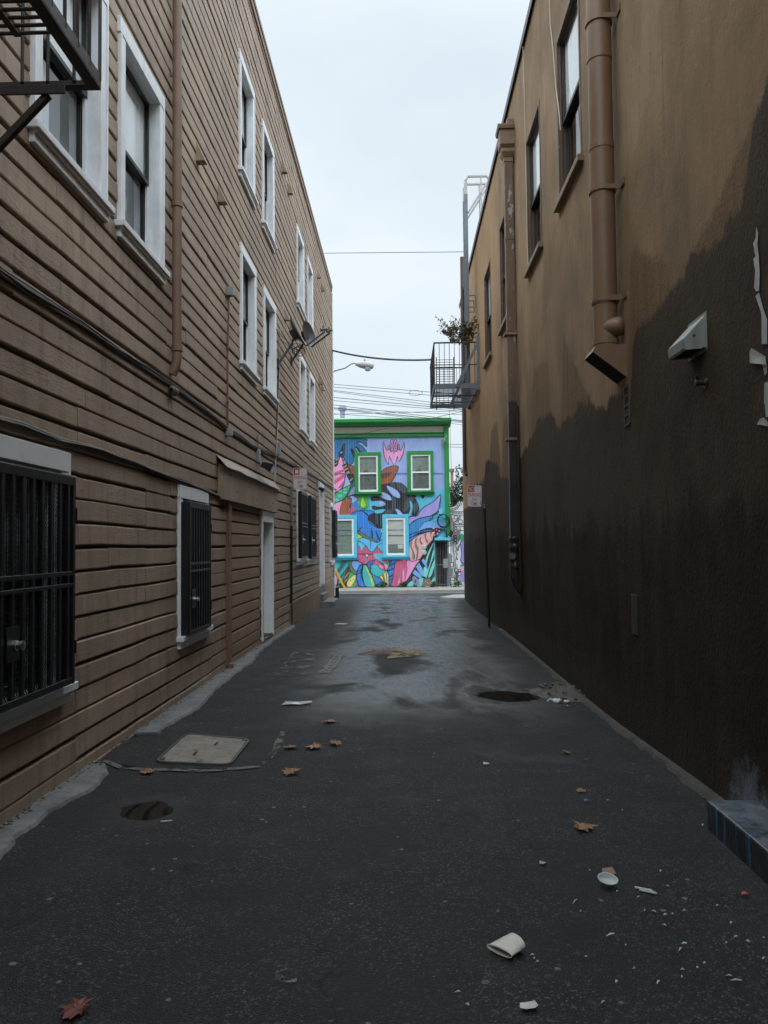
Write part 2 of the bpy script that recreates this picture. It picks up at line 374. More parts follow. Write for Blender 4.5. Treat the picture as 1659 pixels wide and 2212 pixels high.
for (u, v), rx, ry in (((1097, 1504), .36, .30), ((313, 1752), .16, .19)):      # two standing puddles
    pc = gp(u, v)
    ex = mth(nt, 'DIVIDE', mth(nt, 'SUBTRACT', px, pc.x), rx); ey = mth(nt, 'DIVIDE', mth(nt, 'SUBTRACT', py, pc.y), ry)
    dd = mth(nt, 'ADD', mth(nt, 'SQRT', mth(nt, 'ADD', mth(nt, 'MULTIPLY', ex, ex), mth(nt, 'MULTIPLY', ey, ey))), pn)
    k = mapr(nt, dd, 1.06, .86); ring = mapr(nt, dd, 2.3, 1.0, 0, 1, True)
    c = mix(nt, mth(nt, 'MULTIPLY', ring, .55), c, (.014, .015, .015)); c = mix(nt, k, c, (.012, .011, .009))
    rough = mth(nt, 'SUBTRACT', rough, mth(nt, 'MULTIPLY', ring, .22)); rough = mth(nt, 'MULTIPLY', rough, mth(nt, 'SUBTRACT', 1.0, mth(nt, 'MULTIPLY', k, .96)))
    dist = mth(nt, 'MULTIPLY', dist, mth(nt, 'SUBTRACT', 1.0, k))
ASPH = finish(m, nt, c, rough, 0, h, dist, .7, mth(nt, 'ADD', .28, mth(nt, 'MULTIPLY', damp, .55)))
def worn(name, col, th, sc=14, stretch=(1,1,1)):
    m, nt, pos = start(name)
    n = nse(nt, vmul(nt, pos, stretch), sc, 6, .72)
    tr = nd(nt, 'ShaderNodeBsdfTransparent')
    b = nd(nt, 'ShaderNodeBsdfPrincipled', {'Base Color': (*col, 1), 'Roughness': .7})
    mx = nd(nt, 'ShaderNodeMixShader', {0: mapr(nt, n, th, th+.12), 1: tr.outputs[0], 2: b.outputs[0]})
    nt.links.new(mx.outputs[0], nd(nt, 'ShaderNodeOutputMaterial').inputs[0])
    return m
# ledge block: dark paint with blue drips
m, nt, pos = start('ledge_paint')
nrm = nd(nt, 'ShaderNodeSeparateXYZ', {0: nd(nt, 'ShaderNodeNewGeometry').outputs['Normal']})
d1 = nse(nt, vmul(nt, pos, (16, 16, .8)), 1.0, 4, .6); d2 = nse(nt, pos, 5, 6, .7, .5)
c = mix(nt, mapr(nt, d2, .3, .7), (.020, .021, .023), (.055, .057, .06))
c = mix(nt, mth(nt, 'MULTIPLY', mapr(nt, d1, .515, .56, 0, .85), mapr(nt, nrm.outputs[2], .9, .5, .35, 1)), c, (.045, .18, .35))
c = mix(nt, mth(nt, 'MULTIPLY', mapr(nt, nrm.outputs[2], .5, .9), mapr(nt, nse(nt, pos, 7, 6, .7), .42, .62, 0, .8)), c, (.15, .16, .175))
c = mix(nt, mth(nt, 'MULTIPLY', mapr(nt, nrm.outputs[2], .5, .9), mapr(nt, nse(nt, pos, 3.1, 4, .6), .58, .70, 0, .35)), c, (.05, .10, .16))
LEDGE = finish(m, nt, c, .45, 0, nse(nt, pos, 40, 4), .004, .6)
# ================================================================== ground (the setting)
xs = [-150,-60,-25,-12,-6,-4] + [-2.8+.13*i for i in range(40)] + [3,4,6,12,25,60,150]
ys = [-60,-25,-10,-4,-1,0] + [.5+.15*i for i in range(178)] + [28+.8*i for i in range(10)] + [36.5, 40, 50, 70, 110, 200]
mb = MB(); nx = len(xs)
for y in ys:
    for x in xs:
        d = .006*noise.noise((x*1.3, y*1.1, 3)) + .004*noise.noise((x*4, y*4, 9)) if abs(x) < 3 and 0 < y < 28 else 0
        mb.v.append(Vector((x, y, gz(x, y)+d)))
for j in range(len(ys)-1):
    for i in range(nx-1):
        a = j*nx+i; mb.f.append([a, a+1, a+nx+1, a+nx]); mb.mi.append(0); mb.s.append(True); mb.t.append(0)
tag(mb.build('asphalt_ground', ASPH), kind='structure')

def rag(pts, step=.05, amp=.028, seed=0):
    out = []
    for i in range(len(pts)-1):
        a, b = Vector(pts[i]), Vector(pts[i+1]); n = max(1, int((b-a).length/step))
        for k in range(n):
            p = a.lerp(b, k/n); out.append((p.x+amp*noise.noise((p.y*3, seed, 1))+amp*.6*noise.noise((p.y*11, seed, 4))+amp*.6*noise.noise((p.y*23, seed, 6)), p.y+amp*.5*noise.noise((p.y*8, seed, 7))))
    out.append(tuple(pts[-1])); return out
def strip(name, edge, mat, top=.022, xin=-2.47):
    edge = rag([(gp(u, v).x, gp(u, v).y) for u, v in edge]); edge.sort(key=lambda p: p[1])
    vs, fs = [], []
    for x, y in edge:
        e = top+.006*noise.noise((y*2, 5, 5))
        vs += [(xin, y, gz(x, y)+e+.01), (x-.02, y, gz(x, y)+e), (x+.012, y, gz(x, y)-.03)]
    for i in range(len(edge)-1):
        a = i*3; fs += [(a, a+1, a+4, a+3), (a+1, a+2, a+5, a+4)]
    n = len(edge)-1
    mb = MB().add(vs, fs)
    mb.f += [[0, 2, 1], [n*3, n*3+1, n*3+2]]; mb.mi += [0, 0]; mb.s += [False, False]; mb.t += [0, 0]
    return tag(mb.build(name, mat), kind='structure')
strip('concrete_strip', [(-1100,2760),(-500,2265),(-250,2060),(-60,1905),(0,1855),(40,1822),(50,1805),(82,1785),(107,1760),(155,1732),(200,1710),(235,1672),(232,1655)], CONC)
strip('concrete_strip', [(300,1588),(345,1590),(360,1572),(380,1560),(435,1530),(440,1523),(466,1492),(500,1465),(528,1444),(545,1432),(553,1423),(563,1409),(590,1387),(616,1369),(638,1356),(632,1348)], CONC)
# seam of filler round the utility cover, old paint worn off the asphalt, puddles
SEAM = worn('patch_filler', (.095, .095, .088), .40, 7)
def ribbon(name, path, w, mat, up=.005):
    pts = [gp(u, v) for u, v in path]; q = []
    for i in range(len(pts)-1):
        n = max(2, int((pts[i+1]-pts[i]).length/.06)); q += [pts[i].lerp(pts[i+1], k/n) for k in range(n)]
    q.append(pts[-1]); vs, fs = [], []
    for i, p in enumerate(q):
        t = (q[min(i+1, len(q)-1)]-q[max(0, i-1)]).normalized(); s = Vector((-t.y, t.x, 0))
        ww = w*(1+.6*noise.noise((p.x*6, p.y*6, 2)))/2
        for k in (-1, 1):
            z = p+s*ww*k; vs.append((z.x, z.y, gz(z.x, z.y)+up+.006*noise.noise((z.x*1.3, z.y*1.1, 3))))
    for i in range(len(q)-1): fs.append((2*i, 2*i+1, 2*i+3, 2*i+2))
    return tag(MB().add(vs, fs).build(name, mat), kind='structure')
ribbon('filler_seam', [(225,1645),(262,1660),(310,1664),(380,1665),(450,1667),(520,1662),(560,1658),(580,1642),(596,1620),(608,1590),(612,1580)], .06, SEAM, .0085)
def blob(name, c, rx, ry, mat, up, seed, kind='structure', n=60, rot=0, rough=.25):
    vs = []
    for i in range(n):
        th = 2*math.pi*i/n; k = 1+rough*noise.noise((math.cos(th)*1.6+seed, math.sin(th)*1.6, seed))+rough*.35*noise.noise((math.cos(th)*6, math.sin(th)*6, seed))
        x, y = rx*k*math.cos(th), ry*k*math.sin(th)
        vs.append((c.x+x*math.cos(rot)-y*math.sin(rot), c.y+x*math.sin(rot)+y*math.cos(rot), c.z+up))
    return tag(MB().poly(vs).build(name, mat), kind=kind)
def quadsheet(name, quad, mat, up):
    q = [gp(u, v) for u, v in quad]; vs, fs = [], []
    n, k = 10, 14
    for j in range(k+1):
        for i in range(n+1):
            a = q[0].lerp(q[1], i/n); b = q[3].lerp(q[2], i/n); p = a.lerp(b, j/k)
            vs.append((p.x, p.y, gz(p.x, p.y)+up+.006*noise.noise((p.x*1.3, p.y*1.1, 3))))
    for j in range(k):
        for i in range(n): a = j*(n+1)+i; fs.append((a, a+1, a+n+2, a+n+1))
    return tag(MB().add(vs, fs).build(name, mat), kind='structure')
quadsheet('worn_marking', [(686,1455),(716,1455),(748,1412),(728,1412)], worn('worn_white', (.15, .155, .155), .40, 9, (3, .8, 1)), .008)
quadsheet('worn_marking', [(770,1414),(862,1418),(858,1400),(800,1402)], worn('worn_red', (.16, .075, .055), .44, 4), .008)
quadsheet('worn_marking', [(835,1425),(930,1416),(905,1402),(850,1402)], worn('worn_yellow', (.26, .19, .085), .43, 4), .013)
quadsheet('worn_marking', [(590,1460),(660,1458),(700,1400),(640,1402)], worn('worn_film', (.085, .09, .09), .47, 3), .008)
# street beyond: far sidewalk with kerb, near sidewalk returns
KERB = paint('sidewalk_concrete', (.30, .29, .265), .85, .2, 3, 50, .004, dirt=(.14, .13, .12))
GUT = paint('gutter_concrete', (.16, .16, .155), .8, .25, 3, 50, .004)
mb = MB(); mb.box(-60, 60, 35.0, 41.0, -.9, -.33); mb.build('sidewalk', KERB, bevel=.02)['kind'] = 'structure'
mb = MB().add([(-60,34.1,gz(0,34.1)+.006),(60,34.1,gz(0,34.1)+.006),(60,35,-.462),(-60,35,-.462)], [(0,1,2,3)]); mb.build('gutter', GUT)['kind'] = 'structure'
mb = MB(); mb.prism([(1.25,27.1,-.12),(1.62,26.1,-.1),(30,26.1,-.0),(30,28.9,-.12),(1.85,28.9,-.16)], (0,0,-.4)); mb.build('sidewalk', KERB, bevel=.02)['kind'] = 'structure'
mb = MB(); mb.prism([(-2.5,27.2,-.04),(-2.75,29.4,-.12),(-30,29.4,-.12),(-30,27.2,-.04)], (0,0,-.5)); mb.build('sidewalk', KERB, bevel=.02)['kind'] = 'structure'

# ================================================================== clapboard building (left)
LB = thing('clapboard_building', 'three-storey tan brown building with clapboard siding and white window trim', 'building', (-A, 12, 0))
YC = 27.0; ZT = 10.7; HR = .172; XI = -A-.13
def win_rects():
    up2 = [(4.93,6.20),(6.49,7.72),(11.52,12.72),(13.46,14.74),(18.25,19.40),(20.2,21.35)]
    up3 = [(11.46,12.64),(13.40,14.6),(17.9,19.15),(19.9,21.05)]
    return up2, up3
UP2, UP3 = win_rects()
GW = [(4.28,5.52,.60,2.33),(8.28,9.5,.60,2.32),(17.65,18.95,1.25,2.95),(19.5,20.8,1.22,2.98),(25.75,26.8,1.05,3.1)]
def opening(y0, y1, z0, z1): return (y0+.13, y1-.13, z0+.13, z1-.14)
HOLES = [opening(a, b, 4.30, 6.20) for a, b in UP2]+[opening(a, b, 7.2, 9.13) for a, b in UP3]+[opening(*g) for g in GW]
DOOR = (13.2, 14.38, .06, 2.28); DOOR2 = (22.45, 23.75, .5, 3.5)
HOLES += [(DOOR[0]+.1, DOOR[1]-.1, -.5, DOOR[3]-.2), (DOOR2[0]+.1, DOOR2[1]-.1, -.5, DOOR2[3]-.12)]
HOLES = [(a-.03, b+.03, c-.03, d+.03) for a, b, c, d in HOLES]
HOLES += [(10.66, 13.2, -.5, 2.24), (16.55, 28, -.8, .5)]
def W(y, z): return .017*noise.noise((y*.28, z*.55, 1))+.010*noise.noise((y*1.2, z*1.6, 5))+.0028*noise.noise((y*4.5, z*5, 8))
PROF = [(-.045,0),(-.045,.010),(.003,.013),(.007,.022),(.003,HR-.017),(-.015,HR-.004),(-.045,HR)]
def clip(poly, a, b):
    out = []
    for i in range(len(poly)-1):
        (x0, z0), (x1, z1) = poly[i], poly[i+1]
        if z1 < a or z0 > b or z1 == z0: 
            if not (z1 == z0 and a <= z0 <= b): continue
        def at(z): t = (z-z0)/(z1-z0) if z1 != z0 else 0; return (x0+(x1-x0)*t, z)
        p = (x0, z0) if z0 >= a else at(a); q = (x1, z1) if z1 <= b else at(b)
        if not out: out.append(p)
        out.append(q)
    return out
def siding(mb, y_lo, y_hi, z_lo, z_hi, holes, X, rg, seams=None, long=False, warp=1.0):
    i = 0; zb = z_lo
    while zb < z_hi-.02:
        js = [y_lo]; y = y_lo
        while y < y_hi:
            y += rg.uniform(1.6, 5.2) if not long else 50
            if seams and zb < 2.6 and rg.random() < .75:
                c = [s for s in seams if s > js[-1]+.3]
                if c: y = c[0]+rg.uniform(-.015, .015)
            js.append(min(y, y_hi))
            if js[-1] >= y_hi: break
        for a, b in zip(js[:-1], js[1:]):
            dz = rg.uniform(-.009, .009)*warp; dx = rg.uniform(-.003, .006)*warp; tn = rg.gauss(0, .42)
            br = sorted({a, b} | {q for h in holes for q in (h[0], h[1]) if a < q < b})
            for p, q in zip(br[:-1], br[1:]):
                mid = (p+q)/2; segs = [(zb, zb+HR)]
                for h in holes:
                    if h[0] < mid < h[1]:
                        ns = []
                        for s in segs:
                            if h[3] <= s[0] or h[2] >= s[1]: ns.append(s); continue
                            if h[2] > s[0]: ns.append((s[0], h[2]))
                            if h[3] < s[1]: ns.append((h[3], s[1]))
                        segs = ns
                for s in segs:
                    if s[1]-s[0] < .012: continue
                    pr = clip([(x, z+zb) for x, z in PROF], *s)
                    if len(pr) < 2: continue
                    n = max(1, int((q-p)/.32)); vs = []; m = len(pr)
                    for k in range(n+1):
                        y2 = p+(q-p)*k/n-(.0025 if k == n and q == b else 0)
                        for x, z in pr: vs.append((X+x+dx, y2, z+dz+W(y2, z)*warp))
                    fs = [(k*m+j, (k+1)*m+j, (k+1)*m+j+1, k*m+j+1) for k in range(n) for j in range(m-1)]
                    if m > 2: fs += [tuple(range(m)), tuple(n*m+j for j in range(m))[::-1]]
                    mb.add(vs, fs, 0, False, tn)
        zb += HR
rg = random.Random(11)
mb = MB(); siding(mb, -3.2, YC, -.06, ZT-.05, HOLES, -A, rg, [1.2, 3.1, 5.72, 7.25, 8.05, 9.75, 12, 14.9])
mb.build('siding', SIDE, LB, tone=True)
mb = MB()
mb.box(-13, -A-.24, -3.2, YC-.02, -.8, ZT-.06); mb.box(-13, -A-.03, YC-.02, YC, -.8, ZT-.06); mb.box(-13, -A-.03, -32, -3.2, -.8, ZT-.06)
mb.build('wall', SIDE, LB)
mb = MB(); mb.box(-13, -A+.05, -32.05, YC+.03, ZT-.08, ZT); mb.box(-A-.04, -A+.035, -32.05, YC+.03, ZT-.2, ZT-.08)
mb.build('roof_edge', BROWNT, LB, bevel=.006)
mb = MB(); mb.box(-A-.03, -A+.014, YC-.13, YC+.012, .5, ZT-.2)
mb.build('corner_board', SIDE, LB)
mb = MB(); mb.tube([(-A+.03, YC+.03, -.05), (-A+.03, YC+.03, ZT-.25)], .028, 8); mb.build('downpipe', WHITE2, LB)
mb = MB()                                                   # stucco footing that rises as the street falls
mb.box(-A-.2, -A+.028, 16.55, 22.45+.1, -.7, .47); mb.box(-A-.2, -A+.028, 23.65, YC+.01, -.7, .47)
mb.build('footing', FOUND, LB, bevel=.012)
mb = MB(); mb.box(-A-.02, -A+.016, -3, 10.6, -.12, .02); mb.box(-A-.02, -A+.012, 14.4, 16.54, -.12, .03)
mb.build('base_board', SIDE, LB)

def lwindow(y0, y1, z0, z1, lower='screen', upper='curtain', split=.5, mat=WHITE, cur=None):
    c = .13; o = -A; oy0, oy1, oz0, oz1 = y0+c, y1-c, z0+.13, z1-.14
    mb = MB()
    mb.box(o-.03, o+.030, y0, oy0, z0+.115, z1-.14)                         # casing boards
    mb.box(o-.03, o+.030, oy1, y1, z0+.115, z1-.14)
    mb.box(o-.03, o+.036, y0-.012, y1+.012, z1-.14, z1)
    mb.box(o+.030, o+.040, y0, y0+.025, z0+.115, z1-.142); mb.box(o+.030, o+.040, y1-.025, y1, z0+.115, z1-.142)
    mb.box(o-.23, o-.03, oy0-.03, oy0, oz0-.02, oz1+.03); mb.box(o-.23, o-.03, oy1, oy1+.03, oz0-.02, oz1+.03)   # reveals
    mb.box(o-.23, o-.03, oy0-.0, oy1+.0, oz1, oz1+.03)
    for yy in (oy0, oy1-.022): mb.box(o-.115, o-.085, yy, yy+.022, oz0, oz1)  # stops
    w = mb.build('window', mat, LB, bevel=.004)
    mb = MB(); mb.box(o-.23, o+.085, y0-.045, y1+.045, z0+.06, z0+.115); mb.box(o-.03, o+.045, y0-.01, y1+.01, z0-.02, z0+.06)
    mb.box(o+.045, o+.066, y0-.02, y1+.02, z0+.038, z0+.06)
    mb.build('sill', mat, w, bevel=.006)
    zm = oz0+(oz1-oz0)*split
    mb = MB()
    for xa, za, zb in ((-.155, oz0, zm+.02), (-.115, zm-.02, oz1)):
        x0, x1 = o+xa, o+xa+.035
        mb.box(x0, x1, oy0+.001, oy0+.035, za, zb); mb.box(x0, x1, oy1-.035, oy1-.001, za, zb)
        mb.box(x0, x1, oy0+.035, oy1-.035, za, za+.04); mb.box(x0, x1, oy0+.035, oy1-.035, zb-.035, zb)
    mb.build('sash', SASH, w, bevel=.003)
    mb = MB(); mb.box(o-.142, o-.138, oy0+.03, oy1-.03, oz0+.03, zm); mb.box(o-.102, o-.098, oy0+.03, oy1-.03, zm, oz1-.03)
    mb.build('pane', GLASS, w)
    mb = MB()
    def fold(za, zb, x, amp):
        n = 60; vs = []; 
        for k in range(n+1):
            y = oy0+.01+(oy1-oy0-.02)*k/n; xx = x+amp*math.sin(k*.9)+amp*.6*noise.noise((y*9, za, 2))
            vs += [(xx, y, za), (xx, y, zb)]
        mb.add(vs, [(2*k, 2*k+2, 2*k+3, 2*k+1) for k in range(n)], 0, True)
    mats = [cur or CURT, SCREEN]
    if upper == 'curtain': fold(zm, oz1, o-.130, .005)
    elif upper == 'blind':
        mats[0] = BLIND
        for k in range(int((oz1-zm)/.035)): mb.obox((o-.20, oy0+.02, zm+.035*k), (.022, 0, .012), (0, oy1-oy0-.04, 0), (0, 0, .002))
    if lower == 'curtain': fold(oz0, zm, o-.170, .005)
    mb.box(o-.236, o-.232, oy0, oy1, oz0, oz1, 1)
    if mb.f: mb.build('curtain' if upper == 'curtain' else 'blind', mats, w)
    return w
wins = []
for k, (a, b) in enumerate(UP2):
    wins.append(lwindow(a, b, 4.30, 6.20, 'curtain' if k == 3 else 'screen', 'blind' if k in (2,) else 'curtain'))
for k, (a, b) in enumerate(UP3): lwindow(a, b, 7.2, 9.13, 'screen', 'curtain' if k != 1 else 'blind')
# paper packaging standing behind the first window
y0, y1 = UP2[0][0]+.15, UP2[0][1]-.13
mb = MB(); mb.box(-A-.182, -A-.176, y0+.04, y0+.52, 4.44, 5.2)
pk = mb.build('package', paint('package_card', (.62, .66, .72), .6, .05), wins[0])
INK = paint('grey_ink', (.12, .13, .15), .7, .1)
mb = MB(); X = -A-.1745
def pk_line(a, b, t=.006): mb.bar((X, a[0], a[1]), (X, b[0], b[1]), t, .001, (1,0,0))
fy, fz = y0+.22, 4.60
for a, b in [((fy,fz+.13),(fy+.2,fz+.13)),((fy+.2,fz+.13),(fy+.22,fz+.11)),((fy+.22,fz+.11),(fy+.22,fz-.06)),((fy+.22,fz-.06),(fy+.18,fz-.06)),((fy,fz+.13),(fy-.01,fz+.11)),((fy-.01,fz+.11),(fy,fz+.07)),((fy,fz+.07),(fy+.17,fz+.07)),((fy+.17,fz+.07),(fy+.18,fz-.06))]: pk_line(a, b)
for k in range(3):
    pk_line((fy+.02+.05*k, fz-.04), (fy+.04+.05*k, fz+.04), .008); pk_line((fy+.04+.05*k, fz+.04), (fy+.06+.05*k, fz-.04), .008)
mb.box(X-.001, X+.001, fy+.03, fy+.17, fz+.24, fz+.36)
mb.build('printing', INK, wins[0])

def mesh_panel(mb, X, y0, y1, z0, z1, px=.028, pz=.030, t=.0026):
    nx = int((y1-y0)/px); nz = int((z1-z0)/pz)
    for j in range(nz):
        for i in range(nx):
            ya, za = y0+i*px, z0+j*pz
            l, t1, r, b1 = (ya, za+pz/2), (ya+px/2, za+pz), (ya+px, za+pz/2), (ya+px/2, za)
            for p, q in ((l, t1), (t1, r), (r, b1), (b1, l)):
                d = Vector((0, q[0]-p[0], q[1]-p[1])); n = Vector((0, -d.z, d.y)).normalized()*t
                P = Vector((X, p[0], p[1])); Q = Vector((X, q[0], q[1]))
                mb.add([P-n, Q-n, Q+n+Vector((.004, 0, 0)), P+n+Vector((.004, 0, 0))], [(0, 1, 2, 3)])
def grille(win, y0, y1, z0, z1, p, bars=9, mesh=True, lock=None, lockmat=CHROME):
    x1 = -A+.03+p; x0 = x1-.03; t = .035
    mb = MB()
    for ya in (y0, y1-t): mb.box(x0, x1, ya, ya+t, z0, z1)
    zm = z0+(z1-z0)*.52
    for za, hh in ((z0, .045), (z1-.06, .06), (zm, .03), (zm-.075, .025)): mb.box(x0+.002, x1-.002, y0+t, y1-t, za, za+hh)
    mb.box(x0-.012, x0-.002, y0, y1, z1-.02, z1+.012)
    for ya in (y0, y1-.012):
        mb.box(-A+.03, x0, ya, ya+.012, z0, z1)                           # side plates back to the wall
    for k in range(bars):
        y = y0+t+(y1-y0-2*t)*(k+.5)/bars; mb.box(x0+.004, x1-.004, y-.016, y+.016, z0+.03, z1-.03)
    for zz in (z0+.2, z1-.3): mb.tube([(x1-.005, y1+.008, zz), (x1-.005, y1+.008, zz+.09)], .012, 8)
    g = mb.build('security_grille', BLACKM, LB, bevel=.003)
    if mesh:
        mb = MB(); mesh_panel(mb, x0-.008, y0+.02, y1-.02, z0+.03, z1-.05); mb.build('wire_mesh', BLACKM, g)
    mb = MB(); yl = y0+.16 if lock is None else lock
    mb.box(x1, x1+.004, yl-.09, yl+.06, zm-.46, zm-.26); mb.build('lock_plate', BLACKM, g, bevel=.002)
    mb = MB(); mb.lathe((x1+.004, yl, zm-.37), (1, 0, 0), [(0, .03), (.012, .03), (.016, .022), (.03, .022), (.034, .027), (.05, .027), (.054, .018), (.054, 0)], 18)
    mb.build('door_knob', lockmat, g)
    return g
DIMC = paint('dim_curtain', (.30, .32, .33), .8, .3, 9)
for k, g in enumerate(GW):
    wv = lwindow(g[0], g[1], g[2], g[3], 'screen', 'curtain', mat=WHITE2 if k < 2 else WHITE, cur=DIMC)
grille(None, 4.15, 5.345, .74, 2.14, .12, 9, True, 4.5)
grille(None, 8.32, 9.25, .72, 2.14, .10, 8, True, 8.48)
grille(None, 17.72, 18.85, 1.38, 2.90, .09, 7, False)
grille(None, 19.58, 20.72, 1.34, 2.92, .09, 7, False)
grille(None, 26.25, 27.02, 1.25, 2.85, .12, 7, False, 26.45)

# boarded panel, canopy and doors
mb = MB(); rg2 = random.Random(5)
siding(mb, 10.66, 13.2, -.06, 2.22, [], -A-.012, rg2, None, True, .35)
mb.build('boarded_panel', PANEL, LB, tone=True)
mb = MB(); mb.prism([(-A-.02,10.12,2.27),(-A+.085,10.12,2.27),(-A+.085,10.12,2.66),(-A+.10,10.12,2.70),(-A-.02,10.12,2.76)], (0, 4.40, 0))
cn = mb.build('canopy_box', SIDE, LB, bevel=.006)
mb = MB(); n = 30; vs = []
for k in range(n+1):
    y = 10.02+4.56*k/n; e = .012*noise.noise((y*1.7, 0, 3)); vs += [(-A+.0, y, 2.85+e*.5), (-A+.135+e, y, 2.695+e)]
mb.add(vs, [(2*k, 2*k+1, 2*k+3, 2*k+2) for k in range(n)]); mb.add([Vector(p)-Vector((0,0,.004)) for p in vs], [(2*k, 2*k+2, 2*k+3, 2*k+1) for k in range(n)])
mb.build('flashing', paint('flashing_metal', (.29, .225, .165), .5, .2, 6), cn)
for y, z in [(10.5,2.62),(10.9,2.42),(11.8,2.55),(12.4,2.40),(13.1,2.60),(13.9,2.42),(14.2,2.52),(14.35,2.5)]: mb = MB(); mb.lathe((-A+.085, y, z), (1,0,0), [(0,.012),(.008,.011),(.012,0)], 8); mb.build('bolt', RUST, cn)
def door(name, y0, y1, z0, z1, head, rec, mat):
    mb = MB(); o = -A; c = .1
    mb.box(o-.03, o+.03, y0, y0+c, z0, z1-head); mb.box(o-.03, o+.03, y1-c, y1, z0, z1-head); mb.box(o-.03, o+.034, y0-.005, y1+.005, z1-head, z1)
    mb.box(o-rec, o-.03, y0+c-.03, y0+c, z0, z1-head); mb.box(o-rec, o-.03, y1-c, y1-c+.03, z0, z1-head); mb.box(o-rec, o-.03, y0+c, y1-c, z1-head, z1-head+.03)
    d = mb.build(name, mat, LB, bevel=.004)
    mb = MB(); mb.box(o-rec-.05, o-rec, y0+c, y1-c, z0+.03, z1-head)
    for (a, b) in ((.10, .46), (.54, .90)):
        for (e, f) in ((.06, .46), (.52, .94)):
            ya, yb = y0+c+(y1-y0-2*c)*a, y0+c+(y1-y0-2*c)*b; za, zb = z0+(z1-head-z0)*e, z0+(z1-head-z0)*f
            mb.box(o-rec, o-rec+.010, ya, yb, za, zb)
    mb.build('door_leaf', mat, d, bevel=.004)
    return d
d = door('door', *DOOR, .2, .14, WHITE2)
mb = MB(); mb.box(-A-.15, -A+.02, DOOR[0]+.08, DOOR[1]-.08, -.05, .09); mb.build('threshold', paint('rotten_wood', (.17,.14,.12), .85, .5, 20, 60, .01), d, bevel=.01)
d = door('door', *DOOR2, .12, .16, WHITE)
mb = MB(); mb.box(-A-.19, -A-.165, DOOR2[0]+.1, DOOR2[1]-.1, 2.72, 3.38); mb.build('transom_panel', SIDE, d)
mb = MB(); mb.box(-A-.17, -A+.02, DOOR2[0]+.02, DOOR2[1]-.02, -.5, .5); mb.build('stoop', CONC, LB, bevel=.01)
mb = MB(); mb.box(-A-.1, -A+.42, 22.35, 23.9, -.4, .08); mb.box(-A-.1, -A+.12, 22.45, 23.75, .08, .28); mb.build('step', CONC, LB, bevel=.015)

# little wedge vents on the siding
for u, v in [(425,352),(472,440),(609,374),(622,420),(685,601),(694,629),(615,693),(626,716),(689,830),(694,844)]:
    p = lw(u, v); mb = MB()
    mb.prism([(-A+.004, p.y-.06, p.z), (-A+.115, p.y-.06, p.z), (-A+.004, p.y-.06, p.z+.25)], (0, .12, 0))
    mb.build('vent_hood', SIDE, LB, bevel=.003)
# brown drainpipe
mb = MB(); p = (8.02, -A+.075)
mb.tube([(p[1], p[0], 10.55), (p[1], p[0], 3.62), (p[1]-.01, p[0], 3.54), (p[1]-.035, p[0], 3.48), (p[1]-.05, p[0], 3.44)], .05, 12)
for z in (3.68, 5.2, 7.9): mb.lathe((p[1], p[0], z), (0,0,1), [(0,.05),(.002,.06),(.06,.06),(.062,.05)], 14)
for z in (4.4, 6.6, 8.8): mb.box(-A, p[1], p[0]-.01, p[0]+.01, z, z+.03)
mb.build('drainpipe', PIPEBR, LB)
# conduit beside the boarded panel
mb = MB(); y = 10.62
mb.box(-A-.01, -A+.03, y-.05, y+.04, .06, 2.26); mb.tube([(-A+.045, y-.01, -.02), (-A+.045, y-.01, 2.22)], .03, 8); mb.lathe((-A+.045, y-.01, .0), (0,0,1), [(0,.045),(.03,.05),(.09,.05),(.1,.035)], 10)
mb.build('corner_conduit', PIPEBR, LB)
# grey junction box on a rusty conduit
pt, pb = lw(490,632), lw(487,935)
jb = thing('electrical_conduit', 'thin rusty conduit with a grey junction box at each end on the clapboard wall', 'conduit', (-A, pb.y, pb.z))
mb = MB(); mb.tube([(-A+.03, pb.y, pb.z), (-A+.03, pb.y, (pt.z+pb.z)/2), (-A+.03, pt.y, pt.z)], .013, 8)
for z in (3.6, 4.35): mb.lathe((-A+.03, pb.y, z), (0,0,1), [(0,.013),(.002,.02),(.03,.02),(.032,.013)], 8)
mb.build('pipe', RUST, jb)
for q, s in ((pt, .055), (pb, .05)):
    mb = MB(); mb.box(-A+.005, -A+.09, q.y-s, q.y+s, q.z-s*.9, q.z+s*1.2); mb.box(-A+.09, -A+.096, q.y-s*.85, q.y+s*.85, q.z-s*.75, q.z+s*1.05); mb.build('junction_box', GREYM, jb, bevel=.005)

# cable bundles
def bundle(name, pts, n, label, r=.011, spread=.03, seed=0, mats=(CABLE, CABLE2)):
    P = [lw(u, v) for u, v in pts]; rg = random.Random(seed); Q = []
    for i in range(len(P)-1):
        k = max(2, int((P[i+1]-P[i]).length/.22)); Q += [P[i].lerp(P[i+1], j/k) for j in range(k)]
    Q.append(P[-1]); mb = MB()
    for c in range(n):
        o1 = rg.uniform(-spread, spread); o2 = rg.uniform(.008, .04)
        path = [(-A+o2+.01*noise.noise((q.y*1.1, c, 4)), q.y, q.z+o1*(.5+.8*abs(noise.noise((q.y*.5, c*3, 1))))+.018*noise.noise((q.y*.9, c, 2))-.012*abs(math.sin(q.y*2.2))) for q in Q]
        mb.tube(path, r*rg.uniform(.6, 1.3), 6, rg.choice((0, 0, 1)))
    return tag(mb.build(name, list(mats), loc=P[0]), label, 'cables')
bundle('cable_bundle', [(-60,545),(0,590),(132,674),(290,780),(365,828),(484,920),(540,960),(572,974),(638,1006),(680,1030),(725,1058)], 6, 'upper bundle of black cables running the length of the clapboard wall above the canopy', .013, .05, 3)
bundle('cable_bundle', [(-60,890),(0,903),(35,912),(123,947),(211,969),(282,995),(383,1034),(440,1057),(474,1074),(481,1095)], 6, 'lower bundle of dark cables sagging above the two barred windows to the canopy', .012, .035, 8)
